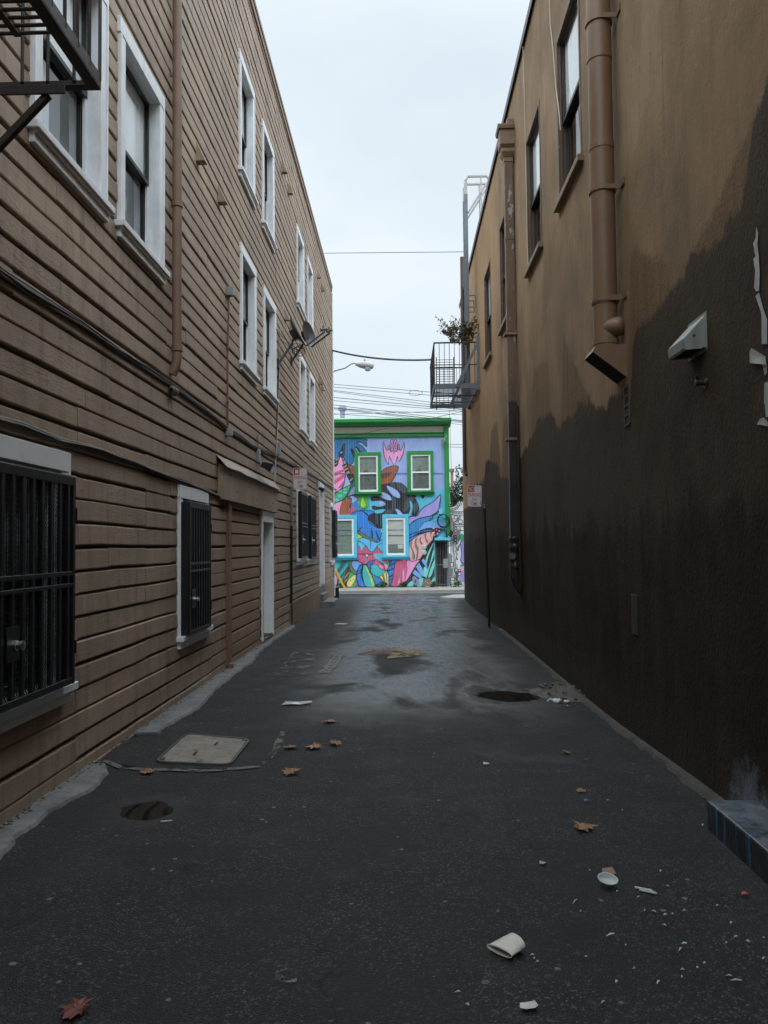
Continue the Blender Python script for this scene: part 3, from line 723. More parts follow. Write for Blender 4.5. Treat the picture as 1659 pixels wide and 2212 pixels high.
q = lw(365,845); mb = MB(); mb.lathe((-A+.05, q.y-.09, q.z), (0,1,0), [(0,.02),(.02,.045),(.14,.045),(.18,.03),(.2,.0)], 10); mb.build('cable_splice', CABLE2, LB)
# pale cords
def cordthing(path, r, label, mat=CORD, name='dangling_rope'):
    mb = MB(); mb.tube(path, r, 6); return tag(mb.build(name, mat, loc=path[-1]), label, 'cord')
def lcurve(pts, out, wob=.02):
    P = [lw(u, v, out) for u, v in pts]; o = []
    for i in range(len(P)-1):
        k = max(2, int((P[i+1]-P[i]).length/.3)); o += [P[i].lerp(P[i+1], j/k) for j in range(k)]
    o.append(P[-1]); return [(p.x, p.y+wob*noise.noise((p.z*1.3, 3, 1)), p.z) for p in o]
cordthing(lcurve([(604,760),(602,800),(600,860),(598,915),(596,950)], .02), .012, 'black cable hanging from the satellite dish mount to the bundle below', CABLE, 'dangling_cable')
cordthing(lcurve([(606,700),(602,850),(598,960),(592,1060),(590,1125)], .03), .007, 'pale cord hanging down the clapboard wall past the white door')
# flood lights
def flood(u, v, label, s=1.0):
    p = lw(u, v); t = thing('flood_light', label, 'lamp', (-A, p.y, p.z))
    mb = MB(); mb.box(-A+.005, -A+.06, p.y-.14*s, p.y-.02*s, p.z+.08*s, p.z+.30*s); mb.tube([(-A+.04, p.y-.08*s, p.z+.12*s), (-A+.06, p.y-.06*s, p.z+.02*s), (-A+.12*s, p.y, p.z)], .02*s, 8); mb.tube([(-A+.03, p.y-.1*s, p.z+.3*s), (-A+.03, p.y-.14*s, p.z+.45*s), (-A+.03, p.y-.2*s, p.z+.52*s)], .009, 6)
    mb.build('bracket', GREYM, t, bevel=.003)
    mb = MB(); c = Vector((-A+.2*s, p.y+.02, p.z)); d = Vector((.7, .1, -.35)).normalized(); sd = Vector((0, 1, 0)); up = d.cross(sd).normalized()*-1
    a, hgt = .21*s, .075*s
    back = [c-d*.09*s+sd*a*.75*i+up*hgt*.6*j for i, j in ((-1,-1),(1,-1),(1,1),(-1,1))]; fr = [c+d*.07*s+sd*a*i+up*hgt*j for i, j in ((-1,-1),(1,-1),(1,1),(-1,1))]
    mb.add(back+fr, [(0,1,2,3),(4,7,6,5),(0,4,5,1),(1,5,6,2),(2,6,7,3),(3,7,4,0)])
    for k in range(6): mb.obox(c-d*.12*s+sd*a*(-.65+.24*k)-up*hgt*.5, d*.04*s, sd*.008, up*hgt)
    mb.build('housing', BLACKM, t, bevel=.006)
    mb = MB(); mb.poly([q+d*.003 for q in [c+d*.07*s+sd*a*.88*i+up*hgt*.8*j for i, j in ((-1,-1),(1,-1),(1,1),(-1,1))]]); mb.build('lens', paint('lamp_lens', (.10,.11,.115), .15, .1), t)
    return t
flood(556,1010,'black flood light on a grey bracket above the canopy of the boarded panel')
flood(684,1058,'small black flood light beside the tall white door far along the clapboard wall', .8)
# outlet box with coiled wire under the dish
p = lw(596,968); mb = MB(); mb.box(-A+.01, -A+.08, p.y-.07, p.y+.07, p.z-.13, p.z+.1); mb.box(-A+.08, -A+.088, p.y-.055, p.y+.055, p.z-.11, p.z+.08)
tag(mb.build('cable_box', GREYM, loc=p, bevel=.004), 'small grey cable box where the hanging cable meets the upper bundle', 'box')
# ================================================================== stucco building (right)
RB = thing('stucco_building', 'brown stucco building on the right, its wall painted nearly black along the bottom', 'building', (B, 12, 0))
YR = 26.0; ZR = 9.62
RW = [(8.46,9.72,5.90,7.96),(10.93,12.15,5.90,7.94),(14.3,15.55,5.90,7.96),(17.2,18.5,5.90,7.98)]
ysb = sorted({-3.2, YR} | {q for r in RW for q in r[:2]} | {.5*i for i in range(-6, 52)}); zsb = sorted({-.8, ZR} | {q for r in RW for q in r[2:]} | {.5*i for i in range(-1, 20)})
mb = MB(); idx = {}
for y in ysb:
    for z in zsb:
        idx[(y, z)] = len(mb.v); mb.v.append(Vector((B+(.010*noise.noise((y*.7, z*.7, 2)) if .1 < z < 9.5 else 0), y, z)))
for y0, y1 in zip(ysb[:-1], ysb[1:]):
    for z0, z1 in zip(zsb[:-1], zsb[1:]):
        if any(r[0] <= (y0+y1)/2 <= r[1] and r[2] <= (z0+z1)/2 <= r[3] for r in RW): continue
        mb.f.append([idx[(y0,z0)], idx[(y0,z1)], idx[(y1,z1)], idx[(y1,z0)]]); mb.mi.append(0); mb.s.append(True); mb.t.append(0)
mb.build('stucco_wall', STUCCO, RB)
mb = MB(); mb.box(B+.26, 13, -3.2, YR, -.8, ZR-.02); mb.box(B+.012, B+.26, YR-.012, YR, -.8, ZR-.02); mb.box(B+.012, 13, -32, -3.2, -.8, ZR-.02)
mb.build('body', STUCCO, RB)
COPE = paint('coping_metal', (.075, .065, .07), .5, .25, 6)
mb = MB(); mb.box(B-.045, B+.30, -32.05, YR+.04, ZR-.015, ZR+.035); mb.box(B-.045, B-.028, -32.05, YR+.04, ZR-.10, ZR-.015)
mb.build('coping', COPE, RB, bevel=.005)
BRW = paint('brown_frame_paint', (.115, .07, .042), .55, .25, 8, 40, .003, chip=(.40, .36, .31), cs=34, cth=.665)
CURT2 = paint('pale_curtain', (.80, .81, .83), .8, .1, 14, 60, .004, stretch=(1, 8, .2))
for k, (y0, y1, z0, z1) in enumerate(RW):
    mb = MB(); t = .05
    mb.box(B-.012, B+.24, y0+.002, y0+t, z0, z1-.002); mb.box(B-.012, B+.24, y1-t, y1-.002, z0, z1-.002); mb.box(B-.010, B+.24, y0+t, y1-t, z1-t, z1-.002)
    mb.box(B+.02, B+.04, y0+t, y0+t+.02, z0, z1-t); mb.box(B+.02, B+.04, y1-t-.02, y1-t, z0, z1-t)
    wv = mb.build('window', BRW, RB, bevel=.004)
    mb = MB(); mb.prism([(B-.07, y0-.05, z0-.10), (B-.07, y0-.05, z0-.025), (B+.22, y0-.05, z0+.02), (B+.22, y0-.05, z0-.10)], (0, y1-y0+.1, 0)); mb.build('sill', BROWNT, wv, bevel=.006)
    mb = MB(); zm = z0+(z1-z0)*.48
    for xa, za, zb in ((.085, z0+.0, zm+.03), (.045, zm-.02, z1-t)):
        x0, x1 = B+xa, B+xa+.035
        mb.box(x0, x1, y0+t+.001, y0+t+.04, za, zb); mb.box(x0, x1, y1-t-.04, y1-t-.001, za, zb); mb.box(x0, x1, y0+t+.04, y1-t-.04, za, za+.05); mb.box(x0, x1, y0+t+.04, y1-t-.04, zb-.045, zb)
    mb.build('sash', SASH, wv, bevel=.003)
    mb = MB(); mb.box(B+.101, B+.105, y0+t+.03, y1-t-.03, z0+.03, zm); mb.box(B+.061, B+.065, y0+t+.03, y1-t-.03, zm, z1-t-.03); mb.build('pane', GLASS, wv)
    mb = MB(); n = 40; vs = []
    ya, yb = y0+t, y1-t; xc = .090
    for i in range(n+1):
        y = ya+(yb-ya)*i/n; vs += [(B+xc+.004*math.sin(i*.8), y, zm+.03), (B+xc+.004*math.sin(i*.8), y, z1-t)]
    mb.add(vs, [(2*i, 2*i+1, 2*i+3, 2*i+2) for i in range(n)], 0, True); mb.box(B+.25, B+.254, y0+t, y1-t, z0, z1-t, 1)
    mb.build('curtain', [CURT2, SHADEIN], wv)
# square brown downpipe with its leader head
LEAD = paint('peeling_pipe_paint', (.15, .088, .052), .55, .25, 6, 40, .003, stretch=(1,1,.6), chip=(.30, .31, .33), cs=7, cth=.60)
LEADK = paint('dark_pipe_paint', (.034, .027, .022), .35, .3, 6, 40, .003, chip=(.16, .16, .16), cs=22, cth=.74)
dp = thing('leader_downpipe', 'square peeling brown downpipe with flared head box, painted black along its lower half', 'downpipe', (B, 13.5, .8))
Y = 13.5; c0 = atY(1104, 330, Y); X = B-.10
mb = MB()
def fr(z0, z1, a0, a1):
    lo = [(X-a0, Y-a0, z0), (X+a0, Y-a0, z0), (X+a0, Y+a0, z0), (X-a0, Y+a0, z0)]; hi = [(X-a1, Y-a1, z1), (X+a1, Y-a1, z1), (X+a1, Y+a1, z1), (X-a1, Y+a1, z1)]
    mb.add(lo+hi, [(3,2,1,0),(4,5,6,7),(0,1,5,4),(1,2,6,5),(2,3,7,6),(3,0,4,7)])
fr(8.28, 8.36, .082, .082); fr(8.36, 8.44, .085, .125); fr(8.44, 8.50, .125, .125); fr(8.50, 8.56, .10, .15); fr(8.56, 8.82, .15, .155); fr(8.82, 8.87, .18, .19); fr(8.87, 8.90, .19, .19)
mb.box(X-.02, B, Y-.06, Y+.06, 8.90, 9.05)
mb.build('leader_head', BROWNT, dp, bevel=.006)
mb = MB(); mb.box(X-.075, X+.075, Y-.075, Y+.075, 5.3, 8.28); mb.box(X-.08, X+.08, Y-.08, Y+.08, 6.9, 6.97); mb.box(X-.07, X+.07, Y-.07, Y+.07, 4.1, 5.3); mb.build('upper_pipe', LEAD, dp, bevel=.012)
for z in (5.24, 3.42): mb = MB(); mb.box(X-.12, B, Y-.1, Y+.1, z, z+.05); mb.build('strap', BROWNT, dp, bevel=.004)
mb = MB(); mb.box(X-.075, X+.075, Y-.075, Y+.075, 1.75, 4.1)
mb.build('lower_pipe', LEADK, dp, bevel=.012)
mb = MB(); mb.lathe((X, Y, 1.78), (0,0,-1), [(0,.08),(.02,.10),(.07,.10),(.09,.085),(.13,.085),(.15,.1),(.2,.1),(.22,.085),(.45,.085),(.47,.1),(.53,.1),(.55,.08)], 14)
mb.tube([(X, Y, 1.25), (X+.0, Y, 1.1), (X+.03, Y, .97), (X+.09, Y, .88), (X+.14, Y, .83)], [.085,.085,.083,.08,.078], 12)
mb.tube([(X, Y, 1.42), (X-.05, Y-.09, 1.44), (X-.06, Y-.13, 1.45)], [.06, .065, .06], 10)
mb.build('cast_elbow', LEADK, dp)
mb = MB(); mb.tube([(B-.03, Y-.16, .95), (B-.03, Y-.16, 4.0)], .022, 8); mb.build('side_conduit', LEADK, dp)
# the big round flue with scoop, elbow and straps
FLUE = paint('flue_paint', (.20, .118, .068), .45, .12, 2.5, 30, .003, dirt=(.12, .075, .045))
fl = thing('flue_duct', 'thick round brown metal flue strapped to the stucco wall above a flared scoop', 'duct', (B, 7.2, 3.2))
X, Y, r = 1.872, 7.15, .110
mb = MB(); mb.lathe((X, Y, 3.40), (0,0,1), [(-.0,.0),(0,r),(.05,r+.002),(.052,r+.007),(.10,r+.007),(.102,r-.001),(.42,r-.001),(.424,r+.006),(.47,r+.006),(.472,r),(1.86,r),(1.862,r+.005),(1.92,r+.005),(1.925,r-.002),(2.70,r-.002),(2.702,r+.004),(2.75,r+.004),(2.752,r),(4.4,r),(4.402,r+.004),(6.5,r+.004)], 28)
mb.build('duct', FLUE, fl)
mb = MB(); mb.lathe((X+.0, Y-.03, 3.60), (1,-.62,0), [(0,.085),(.09,.088),(.12,.086),(.145,.075),(.16,.05),(.168,0)], 22); mb.build('elbow', FLUE, fl)
for z in (3.84, 4.86, 6.45):
    mb = MB(); mb.lathe((X, Y, z), (0,0,1), [(0,r+.002),(0,r+.012),(.035,r+.012),(.035,r+.002)], 28)
    mb.box(X, B+.001, Y-r-.014, Y-r-.004, z-.005, z+.04); mb.box(B-.012, B-.0, Y-r-.12, Y-r-.004, z-.012, z+.046); mb.build('strap', FLUE, fl)
mb = MB(); ya, yb = 6.98, 7.30
X = 1.84
po, pw, pl = (X-.10, 3.41), (B, 3.42), (B, 3.12)                                   # scoop: two cheeks and a sloping lid, mouth closed by a painted-shade sheet
for y in (ya, yb-.006): mb.prism([(po[0], y, po[1]), (pw[0], y, pw[1]), (pl[0], y, pl[1]), (po[0]-.03, y, po[1]-.055)], (0, .006, 0))
mb.prism([(po[0]-.03, ya+.006, po[1]-.055), (po[0], ya+.006, po[1]), (pw[0], ya+.006, pw[1]), (pw[0], ya+.006, pw[1]-.008), (po[0], ya+.006, po[1]-.01)], (0, yb-ya-.012, 0))
mb.build('scoop', FLUE, fl)
mb = MB(); mb.add([(po[0]-.02, ya+.007, po[1]-.05), (pl[0]-.001, ya+.007, pl[1]+.01), (pl[0]-.001, yb-.007, pl[1]+.01), (po[0]-.02, yb-.007, po[1]-.05)], [(0,1,2,3)]); mb.build('scoop_shade', SHADEIN, fl)  # near-black sheet painted as the shade up inside the scoop
# wall vents
mb = MB(); t = .016; y0, y1, z0, z1 = 6.91, 7.07, 2.70, 3.06
mb.box(B-.012, B+.05, y0, y0+t, z0, z1); mb.box(B-.012, B+.05, y1-t, y1, z0, z1)
for k in range(5): z = z0+(z1-z0-t)*k/4; mb.prism([(B-.012, y0+t, z-.012), (B-.012, y0+t, z+.004), (B+.05, y0+t, z+t+.006), (B+.05, y0+t, z)], (0, y1-y0-2*t, 0))
gr = mb.build('wall_vent', paint('vent_frame', (.075,.062,.05), .6, .2), RB, bevel=.002)
mb = MB(); mb.box(B-.006, B-.003, y0+t, y1-t, z0, z1); mb.build('vent_shade', SHADEIN, gr)  # black sheet stands in for the shade between the slats
GALV = paint('pale_grey_sheet', (.29, .315, .30), .42, .12, 7, 60, .001, metal=.1, dirt=(.16, .14, .11), dv=.5)
vh = thing('vent_hood', 'pale grey sheet metal vent hood jutting from the blackened stucco wall', 'vent', (B, 5.2, 2.92))
yn, yf = 5.17, 5.47; nose = [(B, 3.145), (B, 2.925), (1.878, 2.915), (1.866, 2.925), (1.86, 2.985)]
mb = MB(); mb.prism([(x, yn, z) for x, z in nose], (0, .004, 0)); mb.prism([(x, yf-.004, z) for x, z in nose], (0, .004, 0))
for (xa, za), (xb, zb) in ((nose[0], nose[4]), (nose[4], nose[3]), (nose[3], nose[2])):
    d = Vector((xb-xa, 0, zb-za)); n = Vector((d.z, 0, -d.x)).normalized()*.004; mb.obox((xa, yn+.004, za), d, (0, yf-yn-.008, 0), n)
mb.build('hood', GALV, vh, bevel=.003)
mb = MB(); mb.prism([(B-.004, yn-.016, 3.165), (B-.004, yn-.016, 2.91), (B+.002, yn-.016, 2.91), (B+.002, yn-.016, 3.165)], (0, yf-yn+.03, 0)); mb.box(B-.03, B-.004, yn-.006, yn-.002, 2.93, 3.12); mb.build('flange', GALV, vh, bevel=.002)
mb = MB(); mb.lathe((1.93, yn-.001, 3.01), (0,-1,0), [(0,.009),(.004,.008),(.006,0)], 10); mb.build('rivet', DKBROWN, vh)
mb = MB(); mb.poly([(B-.002, yn+.01, 2.935), (1.87, yn+.01, 2.925), (1.87, yf-.01, 2.925), (B-.002, yf-.01, 2.935)]); mb.build('hood_shade', SHADEIN, vh)  # black sheet closes the hood underside, standing in for its shade
q = rw(1527,828); sp = thing('wall_tap', 'small dark capped tap on the black wall below the grey vent hood', 'tap', q)
mb = MB(); mb.lathe((B, q.y, q.z), (-1,0,.1), [(0,.035),(.008,.035),(.012,.018),(.05,.017),(.055,.024),(.075,.022),(.08,0)], 12); mb.tube([(B-.05, q.y, q.z), (B-.07, q.y-.02, q.z+.03), (B-.075, q.y-.03, q.z+.05)], .009, 6)
mb.build('spout', LEADK, sp)
p0, p1 = rw(1364,1283), rw(1380,1374)
mb = MB(); mb.box(B-.006, B+.01, min(p0.y, p1.y), max(p0.y, p1.y), p1.z, p0.z); mb.build('access_panel', paint('panel_black', (.030,.022,.016), .5, .3), RB, bevel=.004)
# torn posters: curled white scraps
PAPER = paint('poster_paper', (.50, .51, .50), .8, .18, 16, 40, .003, dirt=(.22, .19, .16), dv=.5)
def rect_on_wall(D_pts): return [rw(u, v) for u, v in D_pts]
def flap(mb, pts, curl, seed=0):
    """a scrap of paper standing off the wall, thickest curl at its free end"""
    P = [rw(u, v) for u, v in pts]; c = sum(P, Vector())/len(P)
    zmin, zmax = min(p.z for p in P), max(p.z for p in P)
    ps = []
    for i, p in enumerate(P): ps.append(Vector((B-.004-curl*(.3+.7*abs(noise.noise((p.y*9, p.z*9, seed)))), p.y, p.z)))
    ce = Vector((B-.005-curl*.35, c.y, c.z)); n = len(ps)
    mb.add(ps+[ce], [(i, (i+1)%n, n) for i in range(n)], 0, False); mb.add([p+Vector((.0015,0,0)) for p in ps+[ce]], [((i+1)%n, i, n) for i in range(n)], 0, False)
def zA(a, b): return 1426.7+a/4.168, 431.3+b/4.168
mb = MB(); flap(mb, [zA(*p) for p in [(870,250),(888,300),(872,345),(880,400),(892,500),(902,660),(895,820),(870,825),(853,790),(862,640),(845,530),(868,510),(852,460),(862,430),(842,395),(865,345)]], .004, 1)
tp = tag(mb.build('torn_poster', PAPER, loc=(B, 4.5, 3)), 'upper long white strip of torn poster on the black wall', 'paper')
mb = MB(); flap(mb, [zA(*p) for p in [(865,870),(895,838),(912,900),(935,985),(968,1080),(968,1300),(920,1300),(918,1050),(905,910)]], .004, 2)
flap(mb, [zA(*p) for p in [(832,1375),(850,1335),(968,1410),(980,1485),(835,1470)]], .03, 3); flap(mb, [zA(*p) for p in [(930,1480),(968,1490),(968,1560),(950,1585)]], .008, 5)
tag(mb.build('torn_poster', PAPER, loc=(B, 4.4, 2.6)), 'middle torn poster with a white flap peeling off the black wall', 'paper')
mb = MB(); flap(mb, [zA(*p) for p in [(888,2025),(915,1975),(950,1960),(985,2000),(985,2040),(920,2025)]], .02, 4); flap(mb, [zA(*p) for p in [(950,1650),(985,1640),(985,1950),(962,1960),(955,1850),(945,1820)]], .01, 6)
tag(mb.build('torn_poster', PAPER, loc=(B, 4.3, 2)), 'lowest torn white poster scrap at the right edge of the black wall', 'paper')
# pale cords hanging beside the upper windows
def rcord(pts, label, r=.007, out=.02):
    P = [rw(u, v, out) for u, v in pts]; o = []
    for i in range(len(P)-1):
        k = max(2, int((P[i+1]-P[i]).length/.25)); o += [P[i].lerp(P[i+1], j/k) for j in range(k)]
    o.append(P[-1]); mb = MB(); mb.tube([(p.x, p.y+.012*noise.noise((p.z*2, 1, 1)), p.z) for p in o], r, 6); tag(mb.build('dangling_rope', CORD, loc=o[-1]), label, 'cord')
rcord([z5(455,200), z5(462,420), z5(470,800), z5(478,1200), z5(482,1310), z5(470,1322), z5(492,1350)], 'pale cord hanging from the parapet past the sill beside the leader downpipe')
rcord([z5(586,-30), z5(590,120), z5(606,260), z5(618,430), z5(634,560), z5(640,640)], 'pale cord looping down to the window nearest the thick flue')
# thin vent pipe beyond the fire escape
mb = MB(); Y = 24.2; a, b = rw(1012,525), rw(1018,1015); mb.tube([(B-.07, Y, 10.6), (B-.07, Y, 4.0), (B-.06, Y-.03, 3.85), (B-.02, Y-.1, 3.78)], .055, 8); mb.build('vent_pipe', paint('dark_red_pipe', (.075,.045,.038), .5, .2), RB)

# ledge block at the foot of the right wall
p = gp(1527,1790); mb = MB(); X0 = p.x
mb.box(X0, B+.02, -.5, p.y, -.3, gz(p.x, p.y)+.165); lb = tag(mb.build('ledge_block', LEDGE, loc=(X0, p.y, 0), bevel=.012), 'low dark ledge block streaked with blue paint at the foot of the black wall', 'ledge')

# ================================================================== fire escape on the right
IRON = paint('grey_blue_iron', (.14, .165, .19), .5, .2, 10, 60, .002, chip=(.10,.07,.06), cs=30, cth=.7)
IRONP = paint('pale_painted_iron', (.42, .43, .42), .55, .2, 8, 60, .002)
fe = thing('fire_escape', 'grey iron fire escape balcony with a gooseneck ladder to the roof on the stucco wall', 'fire escape', (B, 21.4, 5.6))
yn, yf, xo, zf = 19.9, 22.75, .86, 5.68
mb = MB()
for y in (yn, yf): mb.bar((xo, y, zf), (B, y, zf), .05, .12)
mb.bar((xo, yn, zf), (xo, yf, zf), .05, .12)
mb.bar((B-.05, yn+.025, zf), (B-.05, yf-.025, zf), .04, .09)
for y in (20.85, 21.8): mb.bar((xo+.02, y, zf-.07), (B, y, zf-.07), .05, .04)
mb.build('platform_frame', IRON, fe)
mb = MB(); k = 0
y = yn+.14
while y < yf-.08:
    x1 = B-.08
    if y > 21.0: mb.box(xo+.55, x1, y, y+.04, zf-.035, zf-.02)
    else: mb.box(xo+.04, x1, y, y+.04, zf-.035, zf-.02)
    y += .15
mb.build('grating', IRON, fe)
mb = MB(); zt = zf+1.12
mb.tube([(B, yn, zt), (xo, yn, zt), (xo, yf, zt), (B, yf, zt)], .022, 8); mb.tube([(B, yn, zf+.55), (xo, yn, zf+.55), (xo, yf, zf+.55), (B, yf, zf+.55)], .014, 6)
n = 22
for i in range(n+1): y = yn+(yf-yn)*i/n; mb.tube([(xo, y, zf), (xo, y, zt)], .009, 5)
for y in (yn, yf):
    for i in range(1, 9): x = xo+(B-xo)*i/9; mb.tube([(x, y, zf), (x, y, zt)], .008, 5)
mb.build('railing', DKBROWN, fe)
mb = MB()
for y in (yn-.035, yf+.035):
    mb = MB(); mb.bar((B-.03, y, zf-.1), (B-.03, y, zf+1.3), .02, .09, (1,0,0)); mb.bar((xo+.55, y, zf-.02), (B-.03, y, zf+1.12), .018, .075); mb.build('wall_brace', IRON, fe)
mb = MB(); xl, y0 = 1.28, 22.5                                                     # drop ladder stored against the far rail
for x in (1.02, 1.52): mb.bar((x, 22.55, zf-.15), (x, 22.40, zf+1.35), .025, .05, (0,1,0))
for i in range(19): z = zf+.05+i*.068; mb.tube([(1.02, 22.53-.1*i*.068, z), (1.52, 22.53-.1*i*.068, z)], .009, 5)
mb.build('drop_ladder', DKBROWN, fe)
mb = MB()
for y in (20.35, 20.8):
    mb.bar((1.76, y, zf-.02), (1.76, y, 10.85), .05, .09, (1,0,0))
mb.build('roof_ladder', IRON, fe)
mb = MB()
for y in (20.35, 20.8):
    xx = 1.76
    mb.bar((xx, y, 10.85), (xx, y, 11.22), .04, .08, (1,0,0)); mb.bar((xx, y, 11.22), (xx+.07, y, 11.32), .04, .06, (0,1,0)); mb.bar((xx+.07, y, 11.32), (xx+.55, y, 11.32), .04, .06, (0,1,0)); mb.bar((xx+.55, y, 11.32), (xx+.62, y, 11.24), .04, .06, (0,1,0)); mb.bar((xx+.62, y, 11.24), (xx+.05, y, 10.35), .04, .08, (0,1,0)); mb.bar((xx+.40, y, 11.3), (xx+.42, y, 9.65), .035, .035, (0,1,0))
mb.build('gooseneck_rail', IRONP, fe)
mb = MB()
for i in range(16): z = zf+.35+i*.33; mb.tube([(1.76, 20.35, z), (1.76, 20.8, z)], .010, 6)
mb.build('rung', IRON, fe)
mb = MB()
for y in (20.35, 20.8):
    mb = MB(); z = 8.15; mb.tube([(1.76, y, z), (B-.04, y, z), (B-.04, y, z-.3), (1.80, y, z-.3)], .018, 6); mb.build('stand_off', IRON, fe)

# foliage
def leafmat(name, col, var=.5):
    m, nt, pos = start(name); n = nse(nt, pos, 6, 4, .6); t = nd(nt, 'ShaderNodeAttribute', attribute_name='tone').outputs['Fac']
    c = mix(nt, mapr(nt, n, .3, .7), tuple(x*(1-var) for x in col), tuple(x*(1+var) for x in col)); c = mix(nt, mapr(nt, t, 0, 1, 0, .6), c, (col[0]*2.2, col[1]*1.9, col[2]*1.1))
    return finish(m, nt, c, .55, 0, spec=.4)
LEAF = leafmat('leaf_green', (.042, .070, .028)); LEAFD = leafmat('leaf_dry', (.085, .08, .04)); BARK = paint('bark', (.09, .07, .05), .9, .3, 12, 30, .01)
def leaves(mb, c, rad, n, s, rg, shell=.35, asp=1.7, droop=.2):
    c = Vector(c)
    for _ in range(n):
        d = Vector((rg.gauss(0,1), rg.gauss(0,1), rg.gauss(0,1))).normalized(); k = shell+(1-shell)*rg.random()**.5
        if noise.noise(d*2.1+c) < -.22: continue
        k *= 1+.28*noise.noise(d*1.7+c*.7)
        p = c+Vector((d.x*rad[0]*k, d.y*rad[1]*k, d.z*rad[2]*k))
        u = Vector((rg.gauss(0,1), rg.gauss(0,1), rg.gauss(0,1)-droop)).normalized(); v = u.cross(Vector((rg.gauss(0,1), rg.gauss(0,1), rg.gauss(0,1)))).normalized(); z = s*rg.uniform(.6, 1.3)
        mb.add([p-u*z*.5*asp, p+v*z*.35, p+u*z*.5*asp, p-v*z*.35], [(0,1,2,3)], 0, False, rg.random())
def bush(name, label, cat, base, blobs, n, s, seed, mat=LEAF, stems=4, h=.3, group=None):
    rg = random.Random(seed); t = thing(name, label, cat, base, group); mb = MB()
    for _ in range(stems):
        a = Vector(base); q = a+Vector((rg.uniform(-.1,.1), rg.uniform(-.1,.1), h*.6)); mb.tube([a, a.lerp(q, .5)+Vector((.02, 0, 0)), q], [.008, .006, .003], 5)
    mb.build('stem', BARK, t); mb = MB()
    for c, r in blobs: leaves(mb, c, r, n, s, rg)
    mb.build('foliage', mat, t, tone=True); return t
# flower pot on the balcony rail
pc = Vector((1.50, 19.96, zt+.02))
pot = thing('potted_plant', 'straggly potted plant on the top rail of the fire escape balcony', 'plant', pc)
mb = MB()
for dx in (-.17, .2):
    mb.lathe(pc+Vector((dx, .06, .0)), (0,0,1), [(0,0),(0,.055),(.09,.075),(.11,.08),(.11,.07),(.10,0)], 14)
mb.build('pot', paint('terracotta', (.10,.06,.04), .8, .2), pot)
mb = MB(); rg3 = random.Random(4); mb2 = MB()
for i in range(60):
    a = pc+Vector((rg3.choice((-.17,.2))+rg3.uniform(-.06,.06), .06+rg3.uniform(-.06,.06), .14)); lean = rg3.uniform(-.5, .3); hh = rg3.uniform(.12, .62)
    path = [a, a+Vector((lean*.35, rg3.uniform(-.08,.08), hh*.55)), a+Vector((lean, rg3.uniform(-.18,.18), hh*rg3.uniform(.5,1.1)))]
    mb.tube(path, [.006,.004,.002], 4)
    for k in range(14):
        t = .3+.7*k/14; q = path[1].lerp(path[2], max(0, t*2-1)) if t > .5 else path[0].lerp(path[1], t*2)
        leaves(mb2, q, (.05,.05,.05), 2, .045, rg3)
leaves(mb2, pc+Vector((.10, .05, .10)), (.36, .14, .14), 380, .05, rg3, .1)
mb.build('stem', BARK, pot); mb2.build('foliage', LEAFD, pot, tone=True)

# ================================================================== fire escape at top left
fl2 = thing('fire_escape', 'dark brown iron fire escape platform overhead at the left, in front of the clapboard wall', 'fire escape', (-A, 3.9, 3.9))
c = atX(219,194,-1.5); yF, zF, xO = c.y, c.z, c.x
mb = MB()
mb.box(xO-.06, xO, .2, yF, zF-.005, zF+.005); mb.box(xO-.010, xO, .2, yF, zF+.005, zF+.075)
mb.box(-A-.02, xO-.05, yF-.05, yF, zF-.004, zF+.004); mb.box(-A-.02, xO-.008, yF-.008, yF, zF+.004, zF+.05)
mb.box(-A-.02, xO-.16, yF-.06, yF-.05, zF-.05, zF+.0)
mb.box(-A-.02, xO-.05, 2.2, 2.24, zF-.03, zF-.004)
mb.build('platform_frame', DKBROWN, fl2, bevel=.004)
mb = MB(); y = yF-.42
while y > .3: mb.tube([(-A-.02, y, zF+.02), (xO-.008, y, zF+.02)], .0085, 8); y -= .052
for x in (-1.72, -2.05): mb.bar((x, .3, zF+.006), (x, yF-.42, zF+.006), .03, .008)
mb.build('grating', DKBROWN, fl2)
mb = MB()
for x in (xO-.004, xO-.135, xO-.27, xO-.40, xO-.53, xO-.66, xO-.79): mb.tube([(x, yF-.012, zF+.04), (x, yF-.012, zF+1.0)], .009, 8)
y = yF-.14
while y > .3: mb.tube([(xO-.006, y, zF+.04), (xO-.006, y, zF+1.0)], .009, 6); y -= .14
mb.bar((xO-.006, .2, zF+1.0), (xO-.006, yF, zF+1.0), .03, .012); mb.bar((xO, yF-.01, zF+1.0), (-A-.02, yF-.01, zF+1.0), .03, .012)
mb.build('railing', DKBROWN, fl2)
mb = MB(); e = atY(97,213,yF-.03); mb.bar((e.x+.02, yF-.03, e.z+.02), (-A-.02, yF-.03, zF-.72), .035, .035, (0,1,0)); mb.build('brace', DKBROWN, fl2, bevel=.005)
mb = MB()
for k in range(9):
    z = zF+.5+.24*k; y = 1.7+.17*k; mb.box(-A+.06, -A+.58, y, y+.16, z, z+.012)
    for j in range(6): mb.box(-A+.06, -A+.58, y+.003+.027*j, y+.006+.027*j, z+.012, z+.03)
for x in (-A+.05, -A+.59): mb.bar((x, 1.5, zF+.2), (x, 3.5, zF+3.1), .012, .14, (1,0,0))
mb.build('stair', DKBROWN, fl2)

